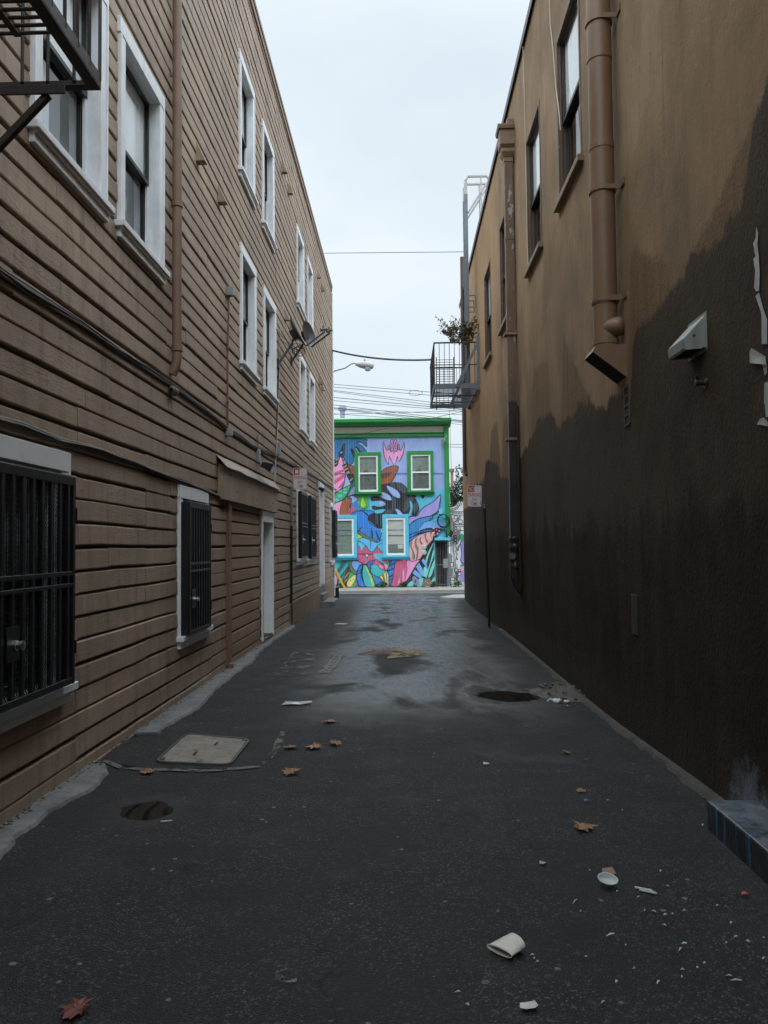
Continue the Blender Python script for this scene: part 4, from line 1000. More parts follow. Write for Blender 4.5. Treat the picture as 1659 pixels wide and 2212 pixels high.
# ================================================================== satellite dishes
DISHC = paint('dish_grey', (.035, .034, .033), .5, .2, 10); DISHL = paint('dish_rim', (.26, .27, .28), .45, .1)
def dish(label, mount, centre, axis, lnb, rx, ry, n=28):
    t = thing('satellite_dish', label, 'dish', mount)
    mount, c, lnb = Vector(mount), Vector(centre), Vector(lnb); ax = Vector(axis).normalized()
    sd = ax.cross(Vector((0,0,1))).normalized(); up = sd.cross(ax)
    mb = MB(); vs = []; rings = 6
    for side in (0, 1):
        for i in range(rings+1):
            for j in range(n):
                th = 2*math.pi*j/n; k = i/rings
                vs.append(c+sd*rx*k*math.cos(th)+up*ry*k*math.sin(th)+ax*(.075*(k*k-1)-(.008 if side else 0)))
    m = (rings+1)*n; fs = []
    for i in range(rings):
        for j in range(n):
            a, b, d, e = i*n+j, i*n+(j+1)%n, (i+1)*n+(j+1)%n, (i+1)*n+j
            fs.append((a, e, d, b)); fs.append((m+a, m+b, m+d, m+e))
    for j in range(n): a, b = rings*n+j, rings*n+(j+1)%n; fs.append((a, m+a, m+b, b))
    mb.add(vs, fs, 0, True); mb.build('reflector', DISHC, t)
    mb = MB(); back = c-ax*.11
    mb.obox(back-sd*.07-up*.11-ax*.05, sd*.14, up*.2, ax*.1); mb.build('back_bracket', BLACKM, t, bevel=.008)
    mb = MB(); el = back-ax*.04-Vector((0,0,.16))
    mb.tube([mount, mount.lerp(el, .8), el, back-up*.05-ax*.03], [.024,.024,.022,.022], 10); mb.obox(mount-Vector((.03,.06,.09)), (.05,0,0), (0,.12,0), (0,0,.18)); mb.build('mast', DISHC, t, bevel=.003)
    low = c-up*ry*.98
    mb = MB(); mb.bar(low, lnb-Vector((0,0,.05)), .022, .03); mb.build('feed_arm', DISHC, t)
    mb = MB(); d = (c-lnb).normalized(); mb.lathe(lnb-d*.05, d, [(0,0),(0,.03),(.09,.03),(.1,.04),(.14,.042),(.145,.03),(.145,0)], 12); mb.obox(lnb-Vector((.05,.02,.03)), (.045,0,0), (0,.04,0), (0,0,.1)); mb.build('feed_horn', paint('feed_grey', (.20,.20,.17), .5), t, bevel=.003)
    return t
def zD(a, b): return 564+a/7.41, 630+b/7.41
Y1 = 15.3
m1 = lw(601,786, .02); c1 = atY(*zD(600,645), Y1); l1 = atY(*zD(1020,600), Y1+.05)
dish('grey satellite dish seen edge-on, on the longer arm nearer the camera', m1, c1, CR*.87+CU*.5-CF*.06, l1, .26, .33)
m2 = lw(630,781, .02); c2 = atY(*zD(770,680), m2.y+.0); l2 = atY(*zD(1105,620), m2.y-.35)
dish('dark oval satellite dish turned toward the camera beyond the edge-on dish', m2, c2, CR*.86+CU*.22-CF*.42, l2, .24, .30)
rg = random.Random(3); mb = MB(); q = atY(*zD(600,940), Y1)
for k in range(5):
    o = Vector((rg.uniform(-.05,.05), rg.uniform(-.05,.05), rg.uniform(-.04,.05))); r = rg.uniform(.05,.11)
    mb.tube([q+o+Vector((r*math.cos(a)*1.2, r*.6*math.sin(a+k), r*math.sin(a))) for a in [i*.35 for i in range(19)]], .005, 5)
e1 = lw(*zD(230,595), .03); e2 = lw(*zD(300,765), .03)
mb.tube([e1, e1.lerp(q, .5)+Vector((0,0,-.03)), q], .005, 5); mb.tube([e2, e2.lerp(q, .5)+Vector((0,0,-.03)), q], .005, 5)
tag(mb.build('dish_cable', CABLE, loc=q), 'loops of thin black cable tangled under the satellite dish arms', 'cable')

# ================================================================== no parking signs
SIGNW = paint('sign_white', (.66, .67, .66), .4, .05, 8, 30, .0005, dirt=(.4,.4,.38), dv=.3); SIGNR = paint('sign_red', (.42, .028, .045), .45, .08); POSTG = paint('post_galvanised', (.22,.22,.22), .5, .2, metal=.3, chip=(.40,.40,.38), cs=16, cth=.60); POSTB = paint('post_black', (.012,.012,.012), .5, .3, chip=(.09,.06,.05), cs=26, cth=.72)
def text(s, w, h, mat, parent, M, name='lettering'):
    cu = bpy.data.curves.new('lettering', 'FONT'); cu.body = s; cu.size = 1; cu.align_x = 'CENTER'; cu.align_y = 'CENTER'; cu.extrude = .0; cu.offset = .003
    o = bpy.data.objects.new('tmp', cu); COL.objects.link(o); dg = bpy.context.evaluated_depsgraph_get()
    me = bpy.data.meshes.new_from_object(o.evaluated_get(dg)); bpy.data.objects.remove(o)
    xs_ = [v.co.x for v in me.vertices]; ys_ = [v.co.y for v in me.vertices]; x0, x1, y0, y1 = min(xs_), max(xs_), min(ys_), max(ys_)
    for v in me.vertices: v.co.x = ((v.co.x-x0)/(x1-x0)-.5)*w; v.co.y = ((v.co.y-y0)/(y1-y0)-.5)*h
    me.transform(M); me.materials.clear(); me.materials.append(mat)
    ob = bpy.data.objects.new(name, me); COL.objects.link(ob); ob.parent = parent
    return ob
def roundrect(w, h, r, n=6):
    out = []
    for cx, cy, a in ((w/2-r, h/2-r, 0), (-w/2+r, h/2-r, 90), (-w/2+r, -h/2+r, 180), (w/2-r, -h/2+r, 270)):
        out += [(cx+r*math.cos(R(a+90*k/n)), cy+r*math.sin(R(a+90*k/n))) for k in range(n+1)]
    return out
def parking_sign(label, base, top, zsplit, sc, yaw, no, tilt=0):
    t = thing('parking_sign', label, 'sign', base); base, top, sc = Vector(base), Vector(top), Vector(sc)
    mid = base.lerp(top, zsplit)
    mb = MB(); mb.tube([base-Vector((0,0,.1)), mid], .028, 12); mb.tube([base, base+Vector((0,0,.02))], [.05,.04], 12); mb.build('post', POSTB, t)
    mb = MB(); mb.tube([mid, top], .0285, 12); mb.tube([top, top+Vector((0,0,.05))], [.04,.045], 12)
    for k in range(7):
        q = mid.lerp(top, .08+.07*k); mb.tube([q, q+Vector((0,0,.045))], .0295, 12)
    mb.build('post_head', POSTG, t)
    M = Matrix.Translation(sc-BASE[t.name]) @ Matrix.Rotation(R(yaw), 4, 'Z') @ Matrix.Rotation(R(tilt), 4, 'Y') @ Matrix.Rotation(R(90), 4, 'X')
    T = lambda x, y, z=0: (M @ Vector((x, y, z))) + BASE[t.name]
    w, h = .305, .457
    mb = MB(); mb.prism([T(x, y, -.0015) for x, y in roundrect(w, h, .03)], M.to_3x3() @ Vector((0,0,.003))); pl = mb.build('plate', SIGNW, t)
    mb = MB(); o = roundrect(w-.018, h-.018, .026); i = roundrect(w-.028, h-.028, .022); n = len(o)
    mb.add([T(x, y, .0022) for x, y in o]+[T(x, y, .0022) for x, y in i], [(k, (k+1)%n, n+(k+1)%n, n+k) for k in range(n)])
    if no:
        mb.poly([T(x, y, .0025) for x, y in [(-.138,.085),(-.005,.085),(-.005,.213),(-.118,.213),(-.138,.195)]])
    else:
        a, b = [(-.138,.085),(-.015,.085),(-.015,.213),(-.138,.213)], [(-.114,.109),(-.039,.109),(-.039,.189),(-.114,.189)]
        mb.add([T(x, y, .0025) for x, y in a+b], [(k, (k+1)%4, 4+(k+1)%4, 4+k) for k in range(4)])
    mb.build('red_panel', SIGNR, t)
    S = lambda x, y, z=.0026: M @ Matrix.Translation((x, y, z))
    if no: text('NO', .100, .092, SIGNW, t, S(-.072, .148, .0030))
    text('PARKING', .255, .085, SIGNR, t, S(0, .026)); text('ANY', .115, .066, SIGNR, t, S(.0, -.075)); text('TIME', .135, .066, SIGNR, t, S(.0, -.162))
    mb = MB()
    for x, y in ((0, .205), (0, -.205)): mb.lathe(T(x, y, .002), M.to_3x3() @ Vector((0,0,1)), [(0,.008),(.003,.007),(.004,0)], 8)
    mb.build('bolt', GREYM, t)
    return t, T
Yp = 16.6; b = atY(629,1348,Yp); tp = atY(629,1056,Yp); s = atY(648.5,1034,Yp-.03)
parking_sign('white and red parking sign with its NO painted out, by the clapboard wall', (b.x, Yp, gz(b.x, Yp)), (tp.x+.01, Yp, tp.z), .73, s, -8, False)
Yp = 16.7; b = atY(1057,1346,Yp); tp = atY(1046,1093,Yp); s = atY(1025,1071.5,Yp-.03)
_, T = parking_sign('white and red NO PARKING ANY TIME sign on the post by the stucco wall', (b.x, Yp, gz(b.x, Yp)), (tp.x, Yp, tp.z), .98, s, 6, True, 1.5)
mb = MB()
for k, (x, y) in enumerate([(.12,-.13),(.135,-.155),(.118,-.178),(.14,-.19)]): mb.poly([T(x+a, y+c, .003) for a, c in ((0,0),(.012,.004),(.016,.028),(.004,.03))])
mb.build('sticker_scraps', paint('sticker_blue', (.05,.10,.22), .5), _)
# ================================================================== painted house across the street
YM = 37.5; G0 = -.33
MK = {0: (1050, 1300, 3.318), 1: (1080, 1410, 6.636), 2: (1230, 1410, 6.636), 3: (1080, 1660, 6.636), 4: (1230, 1660, 6.636)}
def mw(k, x, y, d=0.0):
    a, b, s = MK[k]; p = atY((a+x/s)/1.507, (b+y/s)/1.507, YM); return Vector((p.x, YM-d, p.z))
MH = thing('mural_house', 'two-storey house across the street painted with a bright tropical leaf mural, green cornice and trim', 'house', (-1, YM, G0))
def mural_paint(name, col, gain=1.12):
    m, nt, pos = start(name); col = hexc(col, gain) if isinstance(col, str) else col
    n = nse(nt, vmul(nt, pos, (2, 2, .8)), 2.5, 5, .6); gx = nd(nt, 'ShaderNodeSeparateXYZ', {0: pos}).outputs[0]
    w = mth(nt, 'PINGPONG', gx, .058); gro = mapr(nt, w, .003, .010)
    c = mix(nt, mapr(nt, n, .3, .7), tuple(x*.86 for x in col), tuple(min(.95, x*1.1) for x in col))
    c = mix(nt, mth(nt, 'MULTIPLY', mth(nt, 'SUBTRACT', 1.0, gro), .16), c, (.75, .78, .85))
    c = mix(nt, mapr(nt, nse(nt, vmul(nt, pos, (4, 4, .7)), 1.4, 6, .65), .45, .75, 0, .13), c, (.42, .45, .47))
    return finish(m, nt, c, .6, 0, gro, .006, .5)
PAL = {'lav':'#8ea3d4','cyan':'#4db6d2','deep':'#1a6a9c','blue':'#1f78cc','lblue':'#5ab0e2','teal':'#3aaeb0','pink':'#dd92c0','hot':'#bd5079','sal':'#dd9aa4','brn':'#8f4d2a','dbrn':'#5c3222','blk':'#0d0f14','sla':'#37414a','grn':'#2fa048','lime':'#a8cc36','yel':'#ddce7e','vio':'#988ccc','dtl':'#1a5962','olv':'#5b7450','mid':'#2a7cb6','sky':'#6aa0da','aqua':'#6cc7bd','gvi':'#7c80a6','tan':'#b08a5c'}
keys = list(PAL); MM = [mural_paint('mural_'+k, PAL[k]) for k in keys]; KI = {k: i for i, k in enumerate(keys)}
# body with the gate recess cut out at the right
gx0, gx1, gzt = mw(0,1215,1525).x, mw(0,1375,1525).x-.02, mw(0,1215,1524).z
xr = mw(0,1340,300).x; zt = mw(0,700,205).z
BODY = mural_paint('house_body', '#8ea3d4')
mb = MB(); mb.box(-11, gx0, YM+.0, YM+11, -.9, zt-.4); mb.box(gx0, xr, YM, YM+11, gzt, zt-.4); mb.box(gx0, xr, YM+1.6, YM+11, -.9, gzt); mb.box(xr-.06, xr-.001, YM+.3, YM+1.6, -.9, gzt)
mb.build('body', BODY, MH)
mb = MB(); mb.box(gx0+.002, gx0+.006, YM+.02, YM+1.59, -.4, gzt); mb.box(gx0+.006, xr-.064, YM+1.58, YM+1.59, -.4, gzt); mb.box(gx0+.006, xr-.064, YM+.06, YM+1.58, gzt-.006, gzt-.002); mb.build('passage_shade', SHADEIN, MH)  # near-black lining paints in the shade of the gate recess
LAY = [0]
mu = MB()
def crv(pts, n=5):
    m = len(pts); out = []
    for i in range(m):
        p0, p1, p2, p3 = (Vector(pts[(i+j-1) % m]) for j in range(4))
        for k in range(n):
            t = k/n; out.append(.5*((2*p1)+(p2-p0)*t+(2*p0-5*p1+4*p2-p3)*t*t+(3*p1-p0-3*p2+p3)*t**3))
    return out
def sh(k, col, pts, smooth=True, line=0, lc='blk'):
    LAY[0] += 1; d = .004+LAY[0]*.0005
    P = [mw(k, *p, d) for p in (crv(pts) if smooth else pts)]
    for p in P: p.x = min(p.x, xr-.005)
    a = sum(P[i].x*P[(i+1) % len(P)].z-P[(i+1) % len(P)].x*P[i].z for i in range(len(P)))
    if a < 0: P.reverse()
    mu.poly(P, KI[col])
    if line:
        lw_ = line*.0026; n = len(P); vs = []
        for i in range(n):
            t = (P[(i+1) % n]-P[i-1]); t.normalize(); s = Vector((-t.z, 0, t.x))*lw_
            vs += [P[i]-s-Vector((0,.0003,0)), P[i]+s-Vector((0,.0003,0))]
        mu.add(vs, [(2*i, 2*((i+1) % n), 2*((i+1) % n)+1, 2*i+1) for i in range(n)], KI[lc])
def el(k, col, cx, cy, rx, ry, line=0, rot=0):
    pts = []
    for i in range(14):
        a = 2*math.pi*i/14; x, y = rx*math.cos(a), ry*math.sin(a); pts.append((cx+x*math.cos(rot)-y*math.sin(rot), cy+x*math.sin(rot)+y*math.cos(rot)))
    sh(k, col, pts, False, line)
# painted shapes, traced onto the wall: background first
sh(0,'lav',[(-400,412),(1300,400),(1325,1490),(-400,1500)],False)
sh(0,'cyan',[(500,1040),(700,1000),(1020,1020),(1180,1020),(1260,985),(1320,1000),(1325,1500),(-300,1500),(-300,1240),(300,1180)])
sh(0,'teal',[(-300,1480),(1215,1480),(1215,2010),(-300,2010)],False)
sh(1,'deep',[(-60,125),(700,120),(745,190),(757,285),(720,270),(640,205),(545,205),(640,270),(720,350),(748,420),(640,425),(560,330),(500,320),(560,430),(505,520),(470,480),(475,600),(430,670),(380,690),(300,610),(260,530),(200,480),(140,520),(-60,500)],True,6)
for q in ([(280,215),(298,250),(285,360),(262,520),(215,560),(150,490),(145,440),(200,350),(240,240)],[(415,335),(450,335),(500,420),(510,600),(490,540),(430,430),(405,370)],[(500,295),(560,300),(640,410),(590,415),(530,330)],[(530,205),(560,180),(625,195),(570,205)]): sh(1,'blk',q)
sh(1,'lblue',[(180,430),(215,395),(230,410),(205,440)])
sh(1,'brn',[(330,685),(420,700),(505,720),(505,980),(440,930),(370,780)],False,6)
sh(1,'blk',[(100,545),(165,530),(110,690),(50,780),(-60,700),(-60,600)],False); sh(1,'tan',[(90,570),(160,545),(150,570),(80,600)],False); sh(1,'tan',[(60,660),(120,630),(115,650),(60,685)],False)
sh(1,'pink',[(190,500),(240,600),(280,800),(290,930),(235,1170),(60,1290),(-60,1300),(-60,820),(110,700),(150,580)],True,8)
for q in ([(-60,900),(250,780),(275,820),(-60,1000)],[(-60,1090),(270,880),(285,950),(-60,1200)],[(120,1200),(280,1000),(260,1080),(225,1170)]): sh(1,'hot',q,False)
sh(1,'blk',[(210,520),(260,530),(300,610),(380,690),(330,650),(240,600)],False); sh(1,'tan',[(225,550),(258,535),(265,560),(235,575)],False); sh(1,'tan',[(250,605),(285,585),(300,610),(265,625)],False)
sh(1,'blk',[(220,690),(330,640),(500,985),(410,1110)],False)
for q in ([(240,735),(320,680),(330,700),(250,765)],[(265,790),(350,740),(360,770),(280,820)],[(300,860),(375,810),(390,850),(320,905)],[(380,1020),(450,965),(460,985),(390,1045)]): sh(1,'tan',q,False)
# crown flower
for cx, cy, rx, ry in ((1235,325,24,66),(1300,265,38,130),(1375,265,38,130),(1445,310,24,70)):
    el(1,'pink',cx,cy,rx,ry,5); el(1,'blk',cx,cy+8,rx*.42,ry*.62); el(1,'sky',cx,cy+10,rx*.2,ry*.4)
sh(1,'blk',[(1103,185),(1100,300),(1136,530),(1215,685),(1232,640),(1160,520),(1125,380)],False)
sh(1,'pink',[(1120,175),(1150,290),(1195,390),(1240,350),(1285,410),(1320,380),(1345,450),(1375,380),(1405,405),(1440,345),(1480,390),(1530,300),(1565,185),(1575,260),(1540,450),(1455,625),(1420,500),(1355,720),(1240,490),(1215,670),(1140,530),(1108,300)],False,6)
sh(1,'brn',[(1080,830),(1150,770),(1280,715),(1400,708),(1440,740),(1400,860),(1300,1040),(1200,1150),(1040,1150),(1040,860)],True,6)
sh(1,'dbrn',[(1085,870),(1300,840),(1220,940),(1090,985)])
# black leaf
sh(2,'blk',[(60,1130),(260,1080),(400,1065),(520,1090),(600,1160),(650,1230),(650,1340),(810,1345),(805,1400),(850,1490),(885,1600),(880,1680),(800,1800),(745,1790),(700,1740),(400,1750),(110,1760),(105,2060),(50,2060),(-60,1990),(-200,1860),(-210,1760),(-130,1720),(0,1740),(100,1720),(170,1650),(100,1628),(-60,1650),(-120,1620),(-110,1570),(0,1595),(130,1575),(175,1530),(100,1460),(-20,1450),(-130,1460),(-150,1400),(-110,1370),(20,1375),(150,1430),(290,1450),(300,1420),(200,1320),(60,1265)],True,4)
for q in ([(400,1070),(520,1095),(640,1240),(560,1300),(430,1180)],[(640,1400),(790,1380),(650,1640),(540,1690)],[(310,1350),(390,1400),(385,1640),(310,1640)],[(270,1085),(340,1075),(380,1180),(300,1180)],[(750,1560),(840,1500),(860,1640),(780,1720)],[(170,1680),(290,1650),(290,1740),(170,1740)],[(-40,1760),(0,1760),(0,1960),(-40,1940)],[(50,1770),(75,1770),(75,1990),(50,1980)]): sh(2,'sla',q)
sh(2,'lav',[(190,1150),(250,1150),(400,1230),(475,1330),(475,1390),(430,1400),(320,1340),(250,1260)]); sh(2,'cyan',[(690,1475),(730,1490),(750,1580),(735,1700),(700,1790),(650,1790),(700,1660),(700,1560)]); sh(2,'lav',[(380,1650),(440,1650),(530,1740),(560,1790),(460,1780)]); sh(2,'lav',[(-40,1290),(100,1275),(240,1340),(300,1430),(260,1450),(120,1410)])
sh(2,'lav',[(20,1470),(100,1475),(165,1530),(110,1565),(40,1580)])
sh(2,'blk',[(920,1345),(1015,1345),(980,1410),(945,1390)])
# slime, dotted leaf and neighbours
sh(1,'grn',[(580,1360),(800,1360),(790,1460),(800,1560),(740,1625),(640,1620),(580,1560),(585,1460)]); sh(1,'lime',[(670,1380),(700,1470),(730,1540),(690,1600),(630,1570),(640,1480)])
sh(1,'lav',[(390,1375),(480,1360),(560,1420),(540,1460),(430,1520),(420,1440)],True,4)
sh(1,'mid',[(430,1530),(530,1470),(600,1600),(700,1650),(540,1660),(440,1600)])
sh(1,'hot',[(430,1560),(520,1660),(400,1770),(330,1760)],False)
sh(1,'dtl',[(520,1010),(520,1310),(420,1350),(330,1370),(400,1150)],True,6); sh(1,'gvi',[(500,1160),(505,1280),(400,1340),(370,1340),(430,1210)])
sh(1,'grn',[(410,1130),(330,1330),(240,1440),(70,1510),(-60,1520),(-60,1400),(65,1320),(180,1230),(300,1170)],True,7)
for cx, cy, rx, ry in ((180,1355,55,34),(290,1285,45,22),(115,1440,50,28),(285,1215,34,18),(185,1255,30,18)): el(1,'lblue',cx,cy,rx,ry)
sh(1,'pink',[(60,1540),(200,1470),(400,1400),(425,1450),(400,1590),(360,1720),(60,1780)],True,7); sh(1,'brn',[(225,1480),(400,1408),(415,1460),(370,1680),(330,1760),(170,1760)])
# blue profile between the lower windows
sh(3,'cyan',[(540,560),(1110,420),(1110,960),(560,900)],False)
sh(3,'blue',[(390,110),(480,50),(600,30),(760,0),(860,20),(920,60),(800,130),(790,230),(860,310),(980,380),(1070,410),(1075,500),(1050,620),(1020,690),(900,660),(820,640),(680,590),(590,480),(545,430),(530,110)],True,7)
sh(3,'blk',[(620,25),(680,50),(780,130),(800,120),(700,30),(640,10)])
sh(3,'lime',[(545,505),(660,580),(545,670)],False); sh(3,'lime',[(1060,410),(1110,390),(1110,440),(1070,500)],False)
sh(3,'hot',[(550,700),(600,800),(640,900),(730,770),(790,850),(865,910),(940,850),(990,800),(1110,930),(1110,950),(550,950)],False,5)
sh(3,'lblue',[(560,670),(660,600),(820,645),(980,705),(1110,630),(1110,690),(1000,760),(940,850),(865,910),(790,850),(740,770),(720,760),(650,700)],True,6)
sh(3,'blk',[(835,660),(850,660),(850,850),(840,850)],False)
sh(3,'olv',[(560,480),(600,465),(750,560),(860,610),(980,690),(960,705),(830,650),(680,590)],True,5)
for q in ([(565,445),(670,350),(600,450)],[(850,400),(880,480),(895,610),(860,610)],[(955,460),(1010,560),(1035,650),(1005,650)]): sh(3,'dtl',q,False,5)
# lower band
sh(3,'dtl',[(230,1100),(340,1090),(90,1440),(70,1400)],False); sh(3,'dtl',[(360,1190),(370,1240),(110,1600),(90,1570)],False)
sh(3,'sal',[(60,1400),(105,1420),(120,1530),(100,1650),(60,1650)],True,6)
sh(3,'dbrn',[(380,1220),(400,1330),(340,1480),(330,1650),(240,1650),(250,1500)],True,5)
sh(3,'tan',[(270,1460),(380,1330),(380,1360),(280,1490)],False); sh(3,'tan',[(260,1560),(350,1470),(345,1500),(265,1590)],False)
sh(3,'grn',[(400,1340),(520,1410),(540,1650),(340,1650),(350,1500)],True,5); sh(3,'yel',[(500,1400),(525,1450),(420,1640),(335,1645),(350,1540)]); el(3,'brn',412,1527,14,14); el(3,'sal',475,1500,22,24); el(3,'hot',540,1600,45,40)
sh(3,'hot',[(550,955),(700,960),(770,1050),(800,960),(900,960),(1000,1090),(1150,1230),(1160,1300),(1100,1310),(1010,1240),(950,1180),(860,1180),(880,1110),(800,1110),(760,1170),(690,1170),(640,1140),(560,1120),(555,1000)],False,5)
sh(3,'yel',[(715,960),(795,960),(765,1030)],False,4); sh(3,'gvi',[(700,1000),(770,1050),(765,1130),(720,1060)])
el(3,'pink',1070,1225,52,30,0,.7)
sh(3,'cyan',[(900,955),(1130,955),(1130,1075),(1250,1090),(1200,1130),(1110,1150),(1000,1080)]); sh(3,'hot',[(1080,1080),(1170,1090),(1250,1090),(1180,1130),(1110,1130)])
sh(3,'sal',[(1130,1160),(1220,1200),(1180,1290),(1150,1230)])
sh(3,'teal',[(900,1180),(960,1180),(1050,1270),(1160,1310),(1200,1290),(1150,1380),(1050,1440),(950,1430),(870,1370),(840,1290),(850,1200)],True,4)
sh(3,'sky',[(430,1095),(540,1095),(660,1170),(600,1200),(550,1320),(480,1280),(430,1180)],True,5)
sh(3,'olv',[(370,1095),(440,1095),(430,1200),(480,1290),(545,1330),(530,1410),(430,1340),(390,1260)],True,5)
sh(3,'yel',[(860,1380),(1000,1440),(1100,1400),(1190,1310),(1230,1420),(1220,1640),(1130,1640),(1060,1500)],True,4)
for q in ([(1090,1410),(1130,1400),(1175,1640),(1145,1640)],[(1165,1350),(1185,1340),(1200,1500),(1195,1620),(1180,1500)],[(980,1430),(1030,1430),(1110,1530),(1080,1520)]): sh(3,'olv',q)
sh(3,'mid',[(860,1400),(1000,1450),(1100,1530),(1150,1640),(920,1640)],True,5)
sh(3,'blue',[(690,1175),(600,1220),(550,1320),(530,1450),(560,1560),(610,1650),(740,1650),(680,1540),(640,1420),(640,1320),(660,1230)],True,8)
for q in ([(550,1330),(645,1270),(645,1285),(550,1350)],[(545,1390),(640,1330),(640,1345),(545,1410)]): sh(3,'blk',q,False)
sh(3,'teal',[(700,1180),(790,1260),(860,1400),(935,1640),(740,1650),(680,1500),(660,1380),(670,1270)],True,7); sh(3,'lime',[(720,1195),(785,1265),(850,1400),(920,1630),(880,1640),(810,1420)])
sh(3,'blue',[(770,1200),(800,1120),(930,1080),(870,1150),(840,1250),(850,1380),(820,1350),(790,1260)],True,6)
for k in range(5): sh(3,'blk',[(790,1140+34*k),(860,1120+34*k),(855,1132+34*k),(785,1155+34*k)],False)
sh(3,'blue',[(1310,1085),(1440,1085),(1350,1300),(1310,1550),(1265,1640),(1230,1560),(1230,1400),(1200,1310),(1250,1180)],True,7)
for q in ([(1250,1190),(1420,1110),(1420,1140),(1250,1220)],[(1205,1310),(1350,1240),(1345,1275),(1210,1340)],[(1230,1440),(1320,1380),(1320,1420),(1230,1480)],[(1230,1520),(1310,1470),(1310,1490),(1235,1540)]): sh(3,'blk',q,False)
# right end: waves, shell, dark stripes
sh(4,'sky',[(1000,270),(1120,240),(1480,230),(1480,410),(1250,400),(1150,385),(1000,410),(870,460),(830,560),(690,560),(690,440)],False)
sh(4,'mid',[(670,360),(780,250),(900,190),(1080,150),(1200,140),(1100,230),(1000,280),(900,390),(830,470),(670,520)],True,4)
sh(4,'vio',[(670,170),(740,140),(840,130),(920,20),(1000,-60),(1200,-180),(1350,-330),(1345,-200),(1300,10),(1180,110),(1050,150),(900,180),(760,250),(670,330)],True,8)
sh(4,'hot',[(440,1080),(900,1070),(830,1180),(720,1370),(590,1560),(540,1640),(290,1640),(330,1480),(350,1290)],True,6); sh(4,'pink',[(640,1085),(890,1075),(820,1180),(720,1360),(600,1540),(640,1300)]); sh(4,'pink',[(570,1240),(580,1560),(530,1560),(530,1360)],False); sh(4,'sal',[(530,1080),(610,1080),(590,1110),(550,1110)]); sh(4,'pink',[(470,1450),(480,1630),(415,1630)],False)
sh(4,'blk',[(1195,640),(1235,1640),(540,1640),(600,1550),(720,1370),(830,1190),(960,1000),(1060,800),(1180,680)],False)
for q in ([(1190,720),(1180,770),(1090,1010),(1040,1180),(1020,1120),(1080,930)],[(1200,860),(1205,980),(1110,1260),(1060,1450),(1030,1430),(1120,1160)],[(1215,1080),(1222,1200),(1150,1420),(1090,1460),(1110,1350)],[(1228,1440),(1232,1580),(1140,1640),(1150,1550)],[(1000,1230),(1070,1290),(1030,1440),(980,1400)],[(620,1640),(740,1530),(760,1640)],[(880,1500),(990,1480),(960,1640),(850,1640)]): sh(4,'aqua',q)
for q in ([(940,1090),(990,1045),(1050,1160),(1070,1280),(1040,1240)],[(820,1230),(890,1140),(960,1260),(1000,1440),(940,1420)],[(750,1370),(800,1290),(900,1370),(960,1470),(920,1490)]): sh(4,'sky',q,False)
sh(4,'gvi',[(740,1460),(780,1420),(880,1500),(910,1630),(830,1630),(760,1600)],False); el(4,'blk',810,1540,18,38); el(4,'blk',865,1470,16,30,0,-.5)
sh(4,'sal',[(690,690),(800,600),(950,520),(1200,450),(1240,470),(1200,560),(1190,640),(1060,780),(960,980),(880,1070),(690,1075)],True,5)
for q in ([(700,720),(750,680),(730,780),(800,960),(800,1065),(750,1065),(740,900),(700,800)],[(800,660),(850,600),(830,720),(880,840),(860,1050),(820,1060),(840,900),(800,780)],[(900,620),(940,570),(930,660),(980,740),(940,750),(900,690)],[(1000,530),(1050,510),(1040,600),(1090,680),(1060,720),(1020,620)],[(1130,490),(1180,470),(1150,540),(1170,640),(1140,560)]): sh(4,'olv',q)
sh(4,'blk',[(670,540),(830,480),(1000,410),(1150,385),(1380,410),(1350,450),(1230,470),(1000,500),(830,580),(670,710)])
sh(4,'blue',[(680,560),(830,495),(1080,435),(1160,450),(900,485),(680,600)]); sh(4,'blue',[(680,625),(830,560),(960,515),(820,580),(680,670)])
sh(4,'blk',[(1200,400),(1380,405),(1340,490),(1290,560),(1270,655),(1185,655),(1200,540),(1240,460)])
for cx, cy, r_ in ((1265,433,12),(1325,455,18),(1290,515,22),(1225,545,13),(1205,393,22),(1285,620,16)): el(4,'pink',cx,cy,r_,r_*1.1)
mu.build('mural', MM, MH)
# cornice, frieze, corner post
GRN = paint('green_house_paint', hexc('#2a8a45', 1.0), .4, .12, 3, 40, .002, dirt=(.03,.12,.05), dv=.3)
GRND = GRN; CREAM = paint('cream_frieze', (.62,.58,.52), .6, .06); CYT = paint('cyan_trim', hexc('#56b6d0', 1.1), .45, .08); TEALT = paint('teal_cap', hexc('#2f9a8a', 1.2), .45, .1)
def Z0(y): return mw(0, 700, y).z
mb = MB(); xa, xb = -11, mw(0,1305,300).x
mb.prism([(xa, YM-.62, Z0(232)), (xa, YM-.60, Z0(240)), (xa, YM-.60, Z0(262)), (xa, YM-.40, Z0(280)), (xa, YM-.12, Z0(290)), (xa, YM-.05, Z0(300)), (xa, YM+.5, Z0(300)), (xa, YM+.5, Z0(214)+.05), (xa, YM-.5, Z0(216))], (xb-xa+.35, 0, 0))
mb.box(xa, xb, YM-.09, YM+.3, Z0(410), Z0(374)); mb.box(xa, xb+.03, YM-.14, YM+.3, Z0(374), Z0(364))
mb.build('cornice', GRN, MH, bevel=.015)
mb = MB(); mb.box(xa, xb, YM-.045, YM+.3, Z0(364), Z0(299)); mb.build('frieze', CREAM, MH)
p0, p1 = mw(0,1308,300), mw(0,1330,1475)
mb = MB(); mb.prism([(p0.x, YM-.13, p0.z+.3), (p0.x+.24, YM-.13, p0.z+.3), (p1.x+.21, YM-.13, p1.z), (p1.x+.0, YM-.13, p1.z)], (0, .4, 0)); mb.build('corner_post', GRN, MH, bevel=.01)
mb = MB(); mb.box(mw(0,1210,1500).x, gx1+.05, YM-.2, YM+.3, gzt-.0, gzt+.12); mb.build('gate_hood', CYT, MH, bevel=.01)
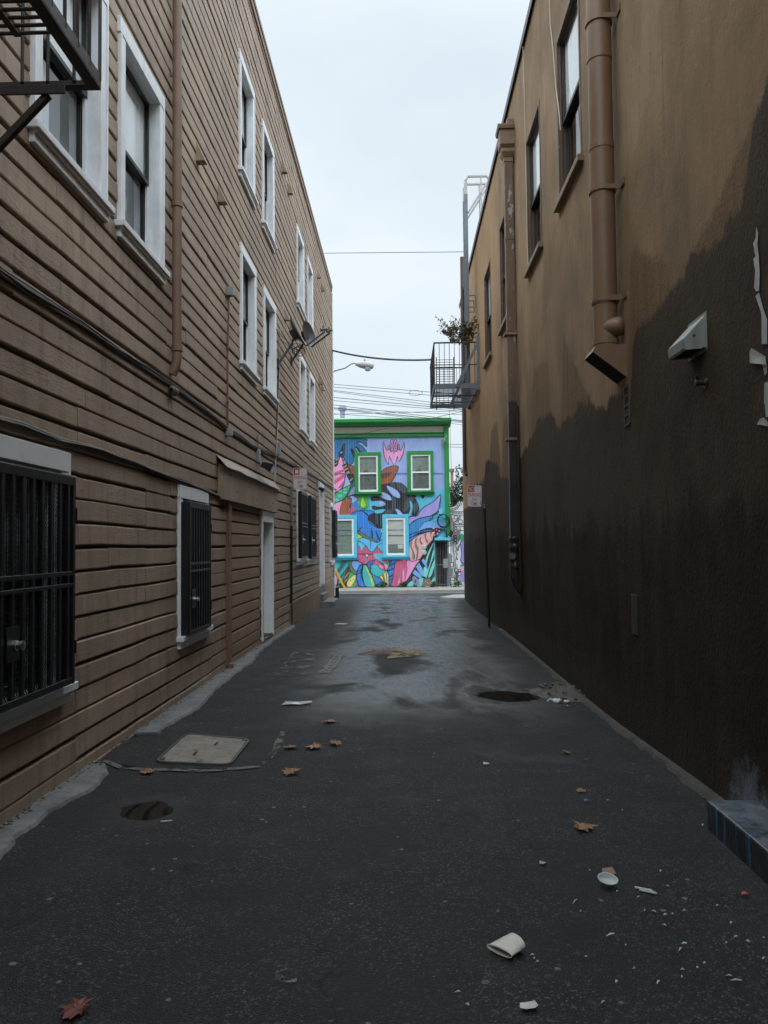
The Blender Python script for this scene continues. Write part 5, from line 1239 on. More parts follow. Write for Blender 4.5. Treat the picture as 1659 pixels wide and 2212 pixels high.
# horizontal drip boards across the boards
mb = MB()
for x0, x1, y, k in ((-400,1300,800,0),(-400,1330,1410,0)):
    a, b = mw(k, x0, y, .035), mw(k, x1, y-4, .035); mb.bar(a, b, .02, .02)
mb.build('drip_rail', MM[KI['gvi']], MH)
def hwin(k, o, f, g, rail, trim, ledge, low):
    """o: outer trim, f: white frame, g: glass (x0,y0,x1,y1 on the photo), rail: y of the meeting rail"""
    q = lambda b: (mw(0, b[0], b[3]).x, mw(0, b[2], b[3]).x, mw(0, b[0], b[3]).z, mw(0, b[0], b[1]).z)
    (ox0, ox1, oz0, oz1), (fx0, fx1, fz0, fz1), (hx0, hx1, hz0, hz1) = q(o), q(f), q(g); y0 = YM-.10
    mb = MB(); mb.box(ox0, fx0-.0, y0, YM+.02, fz0-.1, oz1); mb.box(fx1, ox1, y0, YM+.02, fz0-.1, oz1); mb.box(fx0, fx1, y0, YM+.02, fz1, oz1); mb.box(fx0, fx1, y0, YM+.02, fz0-.1, fz0)
    wv = mb.build('window', trim, MH, bevel=.01)
    mb = MB(); mb.box(ox0-.05, ox1+.05, y0-.10, YM+.02, oz0+.10, fz0-.10); mb.box(ox0-.02, ox1+.02, y0-.03, YM+.02, oz0, oz0+.10); mb.build('sill', ledge, wv, bevel=.012)
    yf = YM-.075; mb = MB(); mb.box(fx0, hx0, yf, YM+.02, fz0, fz1); mb.box(hx1, fx1, yf, YM+.02, fz0, fz1); mb.box(hx0, hx1, yf, YM+.02, hz1, fz1); mb.box(hx0, hx1, yf, YM+.02, fz0, hz0)
    zr = mw(0, g[0], rail).z
    if trim is GRN: mb.box(hx0, hx1, yf+.01, YM+.02, zr-.035, zr+.035)
    mb.build('frame', WHITE2, wv, bevel=.006)
    mb = MB(); mb.box(hx0, hx1, YM-.022, YM-.018, hz0, hz1); mb.build('pane', GLASS, wv)
    mb = MB(); n = 24; vs = []
    if low == 'curtain':
        for i in range(n+1): x = hx0+(hx1-hx0)*i/n; vs += [(x, YM-.010+.004*math.sin(i*1.3), hz0), (x, YM-.010+.004*math.sin(i*1.3), hz1)]
        mb.add(vs, [(2*i, 2*i+2, 2*i+3, 2*i+1) for i in range(n)], 0, True)
    elif low == 'shade':
        mb.box(hx0, hx1, YM-.012, YM-.008, zr-.5*(zr-hz0), hz1, 2); mb.box(hx0, hx1, YM-.012, YM-.008, zr-.05, zr+.0, 3); mb.box(hx1-.28, hx1-.02, YM-.014, YM-.009, hz0+.22, hz0+.40, 4); mb.box(hx0, hx1, YM-.013, YM-.008, hz0, hz0+.09, 3)
    else:
        mb.add([(hx0, YM-.008, hz1), (hx1, YM-.008, hz1), (hx1, YM-.008, zr), (hx1-.3, YM-.008, zr+.02), (hx0+.3, YM-.008, zr+.2), (hx0, YM-.008, zr)], [(0,1,2,3,4,5)][:1], 0)
    if trim is CYT: mb.box(hx0, hx1, YM-.017, YM-.014, zr-.03, zr+.02, 3)
    mb.box(hx0, hx1, YM-.006, YM-.004, hz0, hz1, 1)
    mb.build('curtain', [paint('faded_curtain', (.24,.28,.24), .8, .25, 6), paint('room_dark', (.14,.16,.14), .8, .3, 4), paint('roller_shade', (.55,.53,.49), .7, .08), paint('green_sash', (.08,.16,.09), .5), paint('note_paper', (.6,.6,.58), .7)], wv)
hwin(0, (350,575,635,1040), (390,612,600,1000), (405,627,583,980), 802, GRN, GRN, 'drape')
hwin(0, (918,560,1200,1030), (957,600,1168,985), (973,615,1150,966), 790, GRN, GRN, 'drape')
hwin(0, (90,1250,375,1735), (130,1290,340,1690), (145,1312,320,1672), 1473, CYT, CYT, 'curtain')
hwin(0, (650,1245,935,1730), (690,1280,897,1685), (708,1303,878,1662), 1470, CYT, CYT, 'shade')
# iron gate in its recess
gt = MB(); zg = G0+.02; yg = YM+.12
gt.box(gx0+.02, gx0+.06, yg, yg+.04, zg, gzt-.02); gt.box(gx1-.06, gx1-.02, yg, yg+.04, zg, gzt-.02)
for z in (zg+.05, zg+1.0, gzt-.08): gt.box(gx0+.06, gx1-.06, yg+.005, yg+.035, z, z+.035)
for k in range(7): x = gx0+.06+(gx1-gx0-.12)*(k+.5)/7; gt.tube([(x, yg+.02, zg+.05), (x, yg+.02, gzt-.06)], .011, 6)
for k in range(6): gt.tube([(gx0+.1+.08*k, yg+.02, zg+.52), (gx0+.1+.08*k, yg+.02, zg+.52)] if False else [(gx0+.06, yg+.02, zg+.5), (gx0+.3, yg+.02, zg+.5)], .008, 5)
g = gt.build('iron_gate', paint('gate_iron', (.17,.17,.165), .5, .3, 14), MH)
mb = MB(); mb.box(gx1-.30, gx1-.06, yg-.01, yg+.05, zg+.86, zg+1.3); mb.lathe((gx1-.16, yg-.01, zg+1.02), (0,-1,0), [(0,.035),(.02,.035),(.03,.02),(.05,.02),(.05,0)], 12); mb.build('lock_plate', GREYM, g, bevel=.004)
mb = MB(); mb.box(gx0+.03, gx0+.3, YM+.9, YM+1.5, zg, gzt-.3); mb.build('passage_post', paint('passage_wood', (.10,.09,.075), .8, .3), MH)
mb = MB()
for y in (800, 915):
    a = mw(4, 992, y, .02); mb.lathe((a.x, YM+.0, a.z), (0,-1,0), [(0,.13),(.08,.13),(.085,.10),(.12,.09),(.125,0)], 20)
mb.build('meter', paint('meter_glass', (.50,.52,.48), .3, .15), MH)
a, b = mw(0,1038,1690,.0), mw(0,1120,1570,.0); mb = MB(); mb.box(a.x, b.x, YM-.06, YM, a.z, b.z); mb.build('meter_cabinet', MM[KI['sal']], MH, bevel=.01)
a = mw(0,1275,1215); mb = MB(); mb.box(a.x-.09, a.x+.09, YM-.09, YM-.02, a.z-.12, a.z+.12); mb.build('junction_box', paint('painted_box', hexc('#7ec4d8'), .5), MH, bevel=.01)
a = mw(0,1318,440); mb = MB(); mb.lathe((a.x, YM-.14, a.z), (-.4,-.8,-.3), [(0,.03),(.05,.04),(.08,.09),(.2,.12),(.22,.1),(.22,0)], 14); mb.tube([(a.x, YM-.1, a.z), (a.x+.05, YM-.2, a.z+.1), (a.x+.1, YM-.12, a.z+.2)], .02, 6); mb.build('spot_lamp', paint('lamp_green', (.2,.36,.25), .4), MH)
a = atY(739.8, 905, 42); mb = MB(); tz = atY(739.8, 876, 42).z; mb.tube([(a.x, 42, 7.2), (a.x, 42, tz-.25)], .13, 12); mb.lathe((a.x, 42, tz-.3), (0,0,1), [(0,.13),(0,.2),(.1,.24),(.18,.24),(.2,.18),(.3,.16),(.3,0)], 14); mb.build('roof_vent', GREYM, MH)
# coil of black cable and the tangle beside the gate
c = mw(0,1300,1312,.18); mb = MB(); rg = random.Random(2)
for k in range(5): r_ = .25+.03*rg.random(); o = Vector((rg.uniform(-.03,.03), -.012*k, rg.uniform(-.03,.03))); mb.tube([c+o+Vector((r_*math.cos(t), 0, r_*1.15*math.sin(t))) for t in [i*math.pi/14 for i in range(29)]], .011, 5)
for k in range(4): e = mw(0, 1150+40*k, 1290+8*k, .16); mb.tube([c+Vector((.2, 0, .1)), c.lerp(e, .5)+Vector((0,-.02,rg.uniform(-.1,.14))), e], .008, 5)
tag(mb.build('cable_coil', CABLE, loc=c), 'coil of black cable hung on the corner of the mural house above the gate', 'cable')
c = mw(0,1385,1500,.15); mb = MB()
for k in range(9):
    pts = [c+Vector((rg.uniform(-.3,.3), rg.uniform(-.05,.05), rg.uniform(-.4,.4))) for _ in range(5)]; mb.tube(crv([tuple(p) for p in pts], 5), .009, 5)
for k in range(3): e = mw(0, 1380+18*k, 1240+40*k, .15); mb.tube([c, c.lerp(e, .5)+Vector((.06*k-.05, 0, 0)), e], .010, 5)
tag(mb.build('cable_tangle', CABLE, loc=c), 'tangle of black cables between the gate and the white line-art wall', 'cable')

# ornate white wall with black line art, right of the house
OW = thing('painted_wall', 'white garden wall with scrolled top and black line art of columns and stones', 'wall', (3.4, YM, G0))
WW = paint('white_wall_paint', (.66,.68,.70), .6, .08, 3); LN = paint('line_black', (.015,.015,.018), .6, .1); VI = paint('painted_violet', hexc('#8b7fc4', 1.2), .6, .1); GN2 = paint('painted_green', hexc('#2f8f68', 1.2), .6, .15); PK2 = paint('painted_pink', hexc('#d88ab0', 1.1), .6)
def zo(x, y, d=0): p = atY((1440+x/5.027)/1.507, (1520+y/5.027)/1.507, YM+.1); return Vector((p.x, YM+.1-d, p.z))
x0 = zo(122,700).x
prof = [(x0, 0, G0-.4), (6.2, 0, G0-.4), (6.2, 0, zo(300,565).z), (zo(255,570).x, 0, zo(255,568).z)] + [(zo(*q).x, 0, zo(*q).z) for q in [(250,590),(238,625),(205,648),(170,657),(122,660)]]
mb = MB(); mb.prism([(a, YM+.1, c) for a, b, c in prof], (0, .2, 0)); mb.build('wall', WW, OW, bevel=.008)
mb = MB(); D = [.004]
def ln(pts, w=3.0, closed=False):
    P = [zo(x, y, D[0]) for x, y in pts]; D[0] += .0002
    for a, b in zip(P, P[1:]+([P[0]] if closed else [])):
        t = (b-a)
        if t.length < 1e-5: continue
        t.normalize(); s = Vector((-t.z, 0, t.x))*w*.0045; mb.add([a-s, b-s, b+s, a+s], [(0,1,2,3)] if s.x*0+1 else [])
def circ(x, y, r_): ln([(x+r_*math.cos(i*.45), y+r_*math.sin(i*.45)) for i in range(14)], 3, True)
ln([(125,690),(180,685),(225,665),(255,625),(262,568)], 4); ln([(125,712),(190,708),(250,680),(285,620),(300,560)], 4); ln([(122,735),(380,735)], 4); ln([(122,790),(380,785)], 3); ln([(300,640),(330,560)], 3)
ln([(140,735),(145,790)], 3); ln([(165,735),(168,790)], 3); ln([(190,740),(192,785)], 3)
for k in range(9): ln([(205+14*k, 765), (209+14*k, 748), (213+14*k, 766)], 1.6)
circ(222,825,30); circ(295,895,36); ln([(128,790),(135,1150)], 4); ln([(150,800),(158,1130)], 3); ln([(175,830),(180,1400)], 3); ln([(180,960),(200,900),(250,860),(290,790)], 4); ln([(195,970),(215,915),(262,875),(310,800)], 3)
ln([(200,940),(380,940)], 4); ln([(205,970),(380,972)], 3)
for k in range(6): ln([(200,985+48*k),(232,980+48*k),(240,1010+48*k),(215,1028+48*k),(198,1015+48*k)], 3, True)
for k in range(4): ln([(250+14*k,1020),(252+12*k,1250-20*k)], 2.5)
ln([(285,985),(300,1040),(380,1045)], 3)
for q in ([(215,1280),(240,1380),(262,1290)],[(262,1370),(275,1290),(300,1240)],[(210,1370),(245,1440),(225,1470),(255,1520),(220,1490)],[(190,1400),(192,1800)],[(215,1500),(210,1680)],[(235,1590),(245,1640),(225,1650)]): ln(q, 3)
for k in range(6): ln([(135,1440+24*k),(160,1442+24*k)], 4)
ln([(130,1560),(180,1560),(182,1620),(132,1640)], 3, True)
for k in range(9): ln([(135,1660+16*k),(172,1655+16*k)], 2.5)
for q in ([(205,1670),(250,1665),(255,1710),(205,1712)],[(258,1720),(300,1715),(303,1780),(258,1775)],[(135,1810),(200,1805),(203,1855),(135,1860)],[(215,1720),(230,1722),(232,1860),(216,1860)],[(262,1675),(300,1672),(300,1705),(262,1708)],[(236,1730),(250,1730),(252,1860),(238,1860)],[(262,1790),(300,1860)]): ln(q, 3, len(q) > 2)
mb.build('line_art', LN, OW)
mb = MB()
def blb(pts, mi, ol=True):
    D[0] += .0005; P = [zo(*p, D[0]) for p in crv(pts)]; mb.poly(P, mi)
blb([(290,1240),(330,1210),(400,1210),(400,1590),(330,1580),(295,1540),(310,1400)], 1); blb([(298,1245),(335,1218),(400,1218),(400,1575),(335,1565),(304,1535),(318,1400)], 0)
blb([(292,1120),(330,1095),(400,1200),(330,1220),(300,1190)], 2); blb([(300,1600),(400,1580),(400,1640),(310,1650)], 2); blb([(305,1640),(400,1620),(400,1720),(310,1710)], 3); blb([(305,1730),(400,1720),(400,1860),(320,1870)], 0)
mb.build('painted_cactus', [VI, LN, GN2, PK2], OW)

# tree and chimney behind
def tree(base, crown, n, s, seed):
    rg = random.Random(seed); t = thing('garden_tree', 'bushy dark green tree rising behind the white line-art wall beside the mural house', 'tree', base); mb = MB(); b = Vector(base); c = Vector(crown[0][0])
    mb.tube([b-Vector((0,0,.3)), b+Vector((.05,0,1.2)), b+Vector((-.05,.1,2.6))], [.16,.13,.10], 10)
    for cc, rr in crown:
        e = Vector(cc); a = b+Vector((0,0,rg.uniform(1.5,2.5))); mb.tube([a, a.lerp(e, .5)+Vector((rg.uniform(-.2,.2),0,-.1)), e], [.08,.05,.02], 7)
    mb.build('trunk', BARK, t); mb = MB()
    for cc, rr in crown: leaves(mb, cc, rr, n, s, rg, .2)
    for k in range(70):
        cc, rr = rg.choice(crown); a = Vector(cc)+Vector((rg.uniform(-.8,.8)*rr[0], rg.uniform(-.7,.2)*rr[1], rr[2]*.6)); e = a+Vector((rg.uniform(-.4,.4), rg.uniform(-.2,.2), rg.uniform(.4,1.1)))
        for j in range(16): leaves(mb, a.lerp(e, j/16), (.06,.06,.06), 2, .10, rg)
    mb.build('crown', LEAF, t, tone=True)
tree((4.0,41.5,-.4), [((4.4,41.5,3.8),(1.5,1.2,1.4)),((3.3,41.2,4.2),(.9,.9,.95)),((2.95,41.2,3.3),(.7,.8,.9)),((5.4,41.8,4.2),(1.2,1.1,1.1)),((3.6,41.0,2.6),(1.3,.8,.8)),((3.9,41.0,4.6),(.8,.8,.8))], 1500, .12, 5)
p = atY(976,1010,60); mb = MB(); mb.tube([(p.x, 60, -.6), (p.x, 60, p.z-.3)], .11, 10); mb.lathe((p.x, 60, p.z-.35), (0,0,1), [(0,.11),(0,.17),(.08,.19),(.25,.19),(.27,.12),(.27,.0)], 12); mb.tube([(p.x-.03, 60, p.z-.3), (p.x-.12, 60, p.z+4.4)], .018, 5)
tag(mb.build('chimney_flue', paint('chimney_brick', (.28,.17,.13), .85, .3, 6, 20, .01), loc=(p.x, 60, -.6)), 'thin reddish chimney with a wire mast rising far behind the tree', 'chimney')
# weeds along the foot of the house
for x, y, sx, label in ((1440,1975,.34,'green weeds at the foot of the white line-art wall beside the gate'),(640,2005,.30,'weeds growing along the foot of the mural below the middle window'),(865,2008,.22,'low weeds at the foot of the pink painted leaf, left of the brown box'),(1187,2008,.14,'small tuft of weeds between the brown box and the gate'),(200,2015,.30,'weeds at the foot of the mural beside the yellow pole')):
    b = mw(0, x, y, .25); b.z = G0; bush('weeds', label, 'plant', b, [(b+Vector((0,0,.10)), (sx, .14, .14)), (b+Vector((.08,0,.16)), (sx*.6, .1, .12))], 130, .07, int(x), LEAF, 4, .2)
# brown box, yellow pole, stub pipe
a, b = mw(0,1085,2020,.45), mw(0,1165,1935,.45)
bx = thing('cardboard_box', 'brown box with white scrawls standing on the pavement against the mural', 'box', ((a.x+b.x)/2, YM-.45, G0))
mb = MB(); mb.box(a.x, b.x, YM-.5, YM-.18, G0+.002, b.z); mb.build('carton', paint('box_brown', (.20,.145,.10), .8, .25, 7), bx, bevel=.008)
for k in range(5): mb = MB(); q = Vector((a.x+.08+.06*k, YM-.503, b.z-.12-.05*(k%3))); mb.bar(q, q+Vector((.09,0,.05-.03*k)), .004, .018); mb.build('scrawl', PAPER, bx)
for k in range(2): mb = MB(); q = Vector((a.x+.1+.08*k, YM-.503, b.z-.36)); mb.bar(q, q+Vector((.1,0,.03)), .004, .025); mb.build('scrawl', PAPER, bx)
a, b = mw(0,252,2034,.7), mw(0,130,1790,.7); a.z = G0
YL = paint('yellow_plastic', (.60,.36,.05), .45, .12)
yp = thing('guy_wire_guard', 'slanting yellow guard pole in front of the mural at its left edge', 'pole', (a.x, YM-.7, G0)); mb = MB(); d = (b-a); mb.tube([(a.x, YM-.7, G0), (a.x+d.x*1.6, YM-.7, G0+d.z*1.6)], .045, 8); mb.build('guard_tube', YL, yp)
mb = MB(); mb.tube([(a.x-.09, YM-.69, G0+.1), (a.x-.09+d.x*1.5, YM-.69, G0+.1+d.z*1.5)], .03, 8); mb.tube([(a.x+.06, YM-.7, G0-.02), (a.x-.01, YM-.7, G0+.12)], .02, 6); mb.build('guard_strip', YL, yp)
p = gp(726,1285); mb = MB(); mb.lathe((-A+.09, 27.3, gz(-2.3,27.3)), (0,0,1), [(0,.0),(0,.085),(.22,.085),(.222,.07),(.30,.07),(.30,.08),(.37,.08),(.38,.05),(.38,0)], 14)
tag(mb.build('standpipe', [BLACKM], loc=(-A+.09, 27.3, -.15)), 'short black standpipe at the far corner of the clapboard building', 'pipe')

# street lamp on a pole hidden behind the corner
sx, sy = -3.5, 29.5; a, b, c_ = atY(719,802,sy), atY(745,795,sy), atY(768,784,sy); h0, h1 = atY(768,786,sy), atY(808,791,sy)
sl_ = thing('street_lamp', 'grey cobra-head street lamp on a curved arm over the street end of the alley', 'street lamp', (sx, sy, gz(0, sy)))
mb = MB(); mb.tube([(sx, sy, gz(0,sy)-.3), (sx, sy, a.z+.4)], [.11,.08], 12); mb.build('pole', GREYM, sl_)
mb = MB(); mb.tube([(sx, sy, a.z-.02), (a.x-.3, sy, a.z-.03)]+[tuple(a.lerp(b, t)) for t in (0,.4)]+[tuple(b), tuple(b.lerp(c_, .6)+Vector((0,0,.05))), tuple(c_+Vector((.05,0,.0)))], .032, 8); mb.build('arm', GREYM, sl_)
mb = MB(); L = (h1-h0).length
for i in range(1): mb.lathe(h0, (h1-h0), [(0,0),(0,.06),(.08,.09),(.16,.12),(L*.5,.15),(L*.8,.145),(L*.95,.10),(L,0)], 16)
hd = mb.build('lamp_head', paint('lamp_grey', (.42,.43,.44), .4, .08), sl_); hd.data.transform(Matrix.Translation((0,0,0)))
mb = MB(); cc = h0.lerp(h1, .66); mb.lathe(cc-Vector((0,0,.09)), (0,0,-1), [(0,.13),(.06,.125),(.12,.09),(.14,0)], 16); mb.build('lens', paint('lamp_lens_pale', (.5,.52,.54), .15, .05), sl_)
mb = MB(); mb.lathe(h0.lerp(h1, .5)+Vector((0,0,.13)), (0,0,1), [(0,.04),(.08,.04),(.09,0)], 10); mb.build('photocell', GREYM, sl_)

# overhead wires
def wire(u0, v0, u1, v1, Y0, Y1, r, label, ext=(6, 6), sag=.0, name='overhead_wire', group='overhead wires across the street'):
    a, b = atY(u0, v0, Y0), atY(u1, v1, Y1); d = (b-a).normalized(); a2, b2 = a-d*ext[0], b+d*ext[1]; mb = MB()
    mb.tube([a2.lerp(b2, t/14)-Vector((0,0,sag*4*(t/14)*(1-t/14))) for t in range(15)], r, 5)
    return tag(mb.build(name, CABLE, loc=a), label, 'wire', group)
wire(718,757,931,777,26.98,22.6,.030,'thick dark service cable from the clapboard corner to the fire escape rail',(.0,.0),.12,'service_cable')
wire(700,547,1009,544,26.2,24.2,.010,'thin lone wire high across the alley to the vent pipe top',(.6,.0),.0)
def zM(x, y): return 696.75+x/5.0, 862.6+y/5.0
lab = 'thin black wire in the bunch of overhead wires above the mural house'
for (x0, y0), (x1, y1), Y, r in (((380,0),(1175,75),31,.013),((130,10),(1175,97),31.5,.010),((105,55),(1500,223),33,.012),((110,92),(1175,145),32,.009),((110,105),(1100,195),33,.009),((110,150),(900,205),33.5,.009),((110,85),(1300,215),34,.010),((700,142),(1500,120),32,.009),((1200,195),(1500,128),30,.010),((1000,205),(1500,270),34.5,.009),((1340,483),(1510,487),45,.014),((1340,512),(1510,516),45,.014),((770,0),(1175,55),30.5,.009)):
    wire(*zM(x0, y0), *zM(x1, y1), Y, Y+.3, r, lab, (5, 6) if Y < 44 else (1, 9), .02)
for v0, v1, Y in ((829,846,30,),(835,853,30.5),(842,868,31)): wire(718, v0, 932, v1, Y, Y, .010, lab, (6, 7), .02)
c = atY(898, 849, 30); mb = MB(); mb.tube([c+Vector((.26*math.cos(t), .02*math.sin(2*t), .10*math.sin(t))) for t in [i*.35 for i in range(19)]], .008, 5); tag(mb.build('wire_loop', CABLE, loc=c), 'small slack loop hanging in the overhead wires above the street', 'wire')

# ================================================================== on the ground
cv = [gp(u, v) for u, v in [(332,1651),(402,1589),(543,1601),(499,1658)]]
COV = paint('cover_concrete', (.235,.21,.172), .75, .4, 3.2, 60, .003, dirt=(.06,.055,.05), dv=.8, chip=(.10,.085,.065), cs=5, cth=.60)
uc = thing('utility_cover', 'pale worn rectangular utility box lid set in the asphalt by the clapboard wall', 'cover', sum(cv, Vector())/4)
def rquad(q, r_, n=5):
    out = []
    for i in range(4):
        p, a, b = q[i], q[i-1], q[(i+1) % 4]; da, db = (a-p).normalized()*r_, (b-p).normalized()*r_
        for k in range(n+1): t = k/n; out.append((p+da)*(1-t)**2+p*2*t*(1-t)+(p+db)*t*t)
    return out
def inset(q, d): c = sum(q, Vector())/4; return [p+(c-p).normalized()*d for p in q]
out_, inn = rquad(cv, .10), rquad(inset(cv, .028), .085); ins2 = rquad(inset(cv, .04), .08); up = Vector((0,0,.024)); n = len(out_)
mb = MB(); mb.add([p+up for p in out_]+[p+up for p in inn]+[p-Vector((0,0,.05)) for p in out_], [f for k in range(n) for f in ((k, (k+1)%n, n+(k+1)%n, n+k), (2*n+k, 2*n+(k+1)%n, (k+1)%n, k))]); mb.build('rim', paint('rim_iron', (.085,.08,.075), .6, .3, 20), uc)
mb = MB(); mb.add([p+up*.9 for p in ins2]+[p-Vector((0,0,.05)) for p in ins2], [tuple(range(n))]+[(n+k, n+(k+1)%n, (k+1)%n, k) for k in range(n)]); mb.poly([p+up*.3 for p in out_]); 
ctr = sum(cv, Vector())/4; ax = (cv[2]-cv[1]).normalized(); ay = (cv[1]-cv[0]).normalized()
lid = mb.build('lid', COV, uc)
mb = MB()
for s in (-1, 1):
    c0 = ctr+ay*.17*s+ax*.05*s+up*.93; mb.obox(c0-ax*.011-ay*.05, ax*.022, ay*.10, Vector((0,0,.002)))
mb.lathe(cv[0]+(ctr-cv[0])*.16+up*.93, (0,0,1), [(0,.022),(.003,.02),(.003,0)], 10); mb.lathe(cv[2]+(ctr-cv[2])*.16+up*.93, (0,0,1), [(0,.022),(.003,.02),(.003,0)], 10); mb.build('lift_slot', BLACKM, uc)
mb = MB(); vs = []
q4 = [gp(u, v) for u, v in [(225,1648),(262,1612),(300,1588),(470,1580),(605,1585),(590,1630),(560,1655),(480,1662),(320,1662)]]
mb.poly([p+Vector((0,0,.007)) for p in q4]); tag(mb.build('asphalt_patch', ASPH), kind='structure')
# tilted metal flap by the white door
q = [gp(u, v) for u, v in [(543,1390),(572,1376),(588,1381),(560,1391)]]
mb = MB(); mb.prism([q[0]+Vector((0,0,.03)), q[1]+Vector((0,0,.035)), q[2]+Vector((0,0,.12)), q[3]+Vector((0,0,.10))], (0,0,.008)); tag(mb.build('sheet_metal_flap', GREYM, loc=q[0]), 'bent grey sheet metal flap lying on the concrete strip before the white door', 'scrap')
# rubble in the pothole by the black wall
c = gp(1200,1500); rg = random.Random(9); mb = MB(); n1, n2 = 26, 7; vs = []
for j in range(n2+1):
    for i in range(n1):
        th = 2*math.pi*i/n1; k = j/n2; rr = 1+.35*noise.noise((math.cos(th)*1.5, math.sin(th)*1.5, 3)); x, y = c.x+.05+.36*k*rr*math.cos(th), c.y+.36*k*rr*math.sin(th)
        vs.append((x, y, gz(x, y)-.01+(1-k)*(.09+.18*abs(noise.noise((x*5, y*5, 2))))+.05*noise.noise((x*14, y*14, 4))*(1-k)+.014))
mb.add(vs, [(j*n1+i, (j+1)*n1+i, (j+1)*n1+(i+1)%n1, j*n1+(i+1)%n1) for j in range(n2) for i in range(n1)], 0, False)
def stone(mb, c, s, rg, mi=0):
    vs = []; 
    for (x, y, z) in ((1,0,0),(-1,0,0),(0,1,0),(0,-1,0),(0,0,.7),(0,0,-.5),(.7,.7,.3),(-.7,.7,.3),(.7,-.7,.3),(-.7,-.7,.3)): vs.append(c+Vector((x, y, z))*s*rg.uniform(.7, 1.2))
    mb.add(vs, [(4,6,2),(4,2,7),(4,7,1),(4,1,9),(4,9,3),(4,3,8),(4,8,0),(4,0,6),(5,2,6),(5,7,2),(5,1,7),(5,9,1),(5,3,9),(5,8,3),(5,0,8),(5,6,0)], mi)
for k in range(60): a = rg.random()*6.28; d = rg.random()**.7*.42; x, y = c.x+.05+d*math.cos(a), c.y+d*math.sin(a); stone(mb, Vector((x, y, gz(x, y)+.02+.11*(1-d/.42))), rg.uniform(.008, .035), rg, rg.choice((0, 0, 1)))
tag(mb.build('rubble_heap', [paint('rubble_dirt', (.115,.105,.09), .95, .4, 12, 60, .01), paint('rubble_stone', (.15,.145,.135), .9, .3, 14)], loc=c), 'heap of broken asphalt and grit at the foot of the black wall beside the puddle', 'rubble')
def crumple(mb, c, s, rg, flat=.5, mi=0, rings=5, n=9):
    vs = []; sd = rg.random()*50
    for j in range(rings+1):
        ph = math.pi*j/rings
        for i in range(n):
            th = 2*math.pi*i/n; d = Vector((math.sin(ph)*math.cos(th), math.sin(ph)*math.sin(th), math.cos(ph)*flat)); k = s*(1+.55*noise.noise(d*1.9+Vector((sd, 0, 0)))); vs.append(c+d*k+Vector((0,0,s*flat*.8)))
    mb.add(vs, [(j*n+i, (j+1)*n+i, (j+1)*n+(i+1)%n, j*n+(i+1)%n) for j in range(rings) for i in range(n)], mi)
PLAS = paint('white_plastic', (.55,.60,.60), .35, .1); LITP = paint('litter_paper', (.55,.55,.52), .8, .15, 20); REDP = paint('red_litter', (.38,.035,.03), .5, .2, 30); YELP = paint('yellow_litter', (.5,.38,.06), .6, .2)
c = gp(1203,1518); mb = MB(); crumple(mb, c, .045, rg, .6); crumple(mb, c+Vector((.11,.02,0)), .035, rg, .4); mb.tube([c+Vector((-.02,0,.02)), c+Vector((-.06,.05,.03)), c+Vector((-.10,.03,.01))], .012, 5)
tag(mb.build('plastic_scrap', PLAS, loc=c), 'crumpled pale plastic scrap lying on the rubble heap', 'litter')
# leaves
def leafshape(s, seed, lobes=5):
    rg = random.Random(seed); pts = []
    prof = [(-90,.30),(-62,.62),(-48,.40),(-20,.98),(-8,.55),(14,.80),(30,.58),(52,.86),(70,.60),(90,1.12),(110,.60),(128,.86),(150,.58),(166,.80),(188,.55),(200,.98),(228,.40),(242,.62)]
    for a, r_ in prof: pts.append((r_*math.cos(R(a))*rg.uniform(.85,1.1), r_*math.sin(R(a))*rg.uniform(.85,1.1)))
    mb = MB(); cz = rg.uniform(.10,.22); vs = [Vector((0,0,.06*s))]
    for x, y in pts: vs.append(Vector((x*s, y*s, s*(.03+cz*abs(noise.noise((x*1.4, y*1.4, seed)))*2.4+.10*x*x*rg.random()))))
    mids = [Vector((x*s*.5, y*s*.5, s*(.05+.16*abs(noise.noise((x, y, seed+3)))))) for x, y in pts]; n = len(pts); vs += mids
    mb.add(vs, [(0, 1+n+i, 1+n+(i+1)%n) for i in range(n)]+[(1+n+i, 1+i, 1+(i+1)%n, 1+n+(i+1)%n) for i in range(n)])
    mb.tube([(0,-.25*s,.03*s), (.05*s,-.7*s,.08*s), (.02*s,-1.15*s,.03*s)], .018*s, 4); return mb
def leafcol(name, a, b):
    m, nt, pos = start(name); n = nse(nt, pos, 45, 5, .65); return finish(m, nt, mix(nt, mapr(nt, n, .35, .65), a, b), .6, 0, n, .002, .6)
LT, LR, LP = leafcol('leaf_tan', (.30,.155,.065), (.16,.075,.03)), leafcol('leaf_red', (.17,.04,.028), (.08,.02,.016)), leafcol('leaf_pale', (.34,.20,.12), (.22,.12,.07))
proto = {}
for k, (m_, seed) in enumerate(((LT, 1), (LR, 2), (LP, 3))): proto[k] = (m_, seed)
def leaf(u, v, size, col, label, rot=0, seed=0, squash=1.0):
    p = gp(u, v); mb = leafshape(size, seed+11); o = mb.build('fallen_leaf', [LT, LR, LP][col], loc=(0,0,0)); o.location = p+Vector((0,0,.012)); o.rotation_euler = (R(rnd.uniform(-8,8)), R(rnd.uniform(-8,8)), R(rot)); o.scale = (1, squash, 1)
    return tag(o, label, 'leaf', 'fallen leaves on the asphalt')
leaf(168,2190,0.080,1,'large dark red leaf at the bottom left of the asphalt',70,1)
leaf(632,1673,0.090,0,'curled orange brown leaf right of the utility lid, nearest the camera of the group',40,2)
leaf(321,1671,0.080,0,'tan leaf on the filler seam at the left corner of the utility lid',80,3)
leaf(627,1618,0.081,0,'flat brown leaf just right of the filler seam end',10,4)
leaf(681,1617,0.096,2,'faded pinkish leaf pressed flat between two brown leaves',120,5)
leaf(723,1608,0.080,0,'brown leaf with an upturned edge, right end of the row of three',200,6)
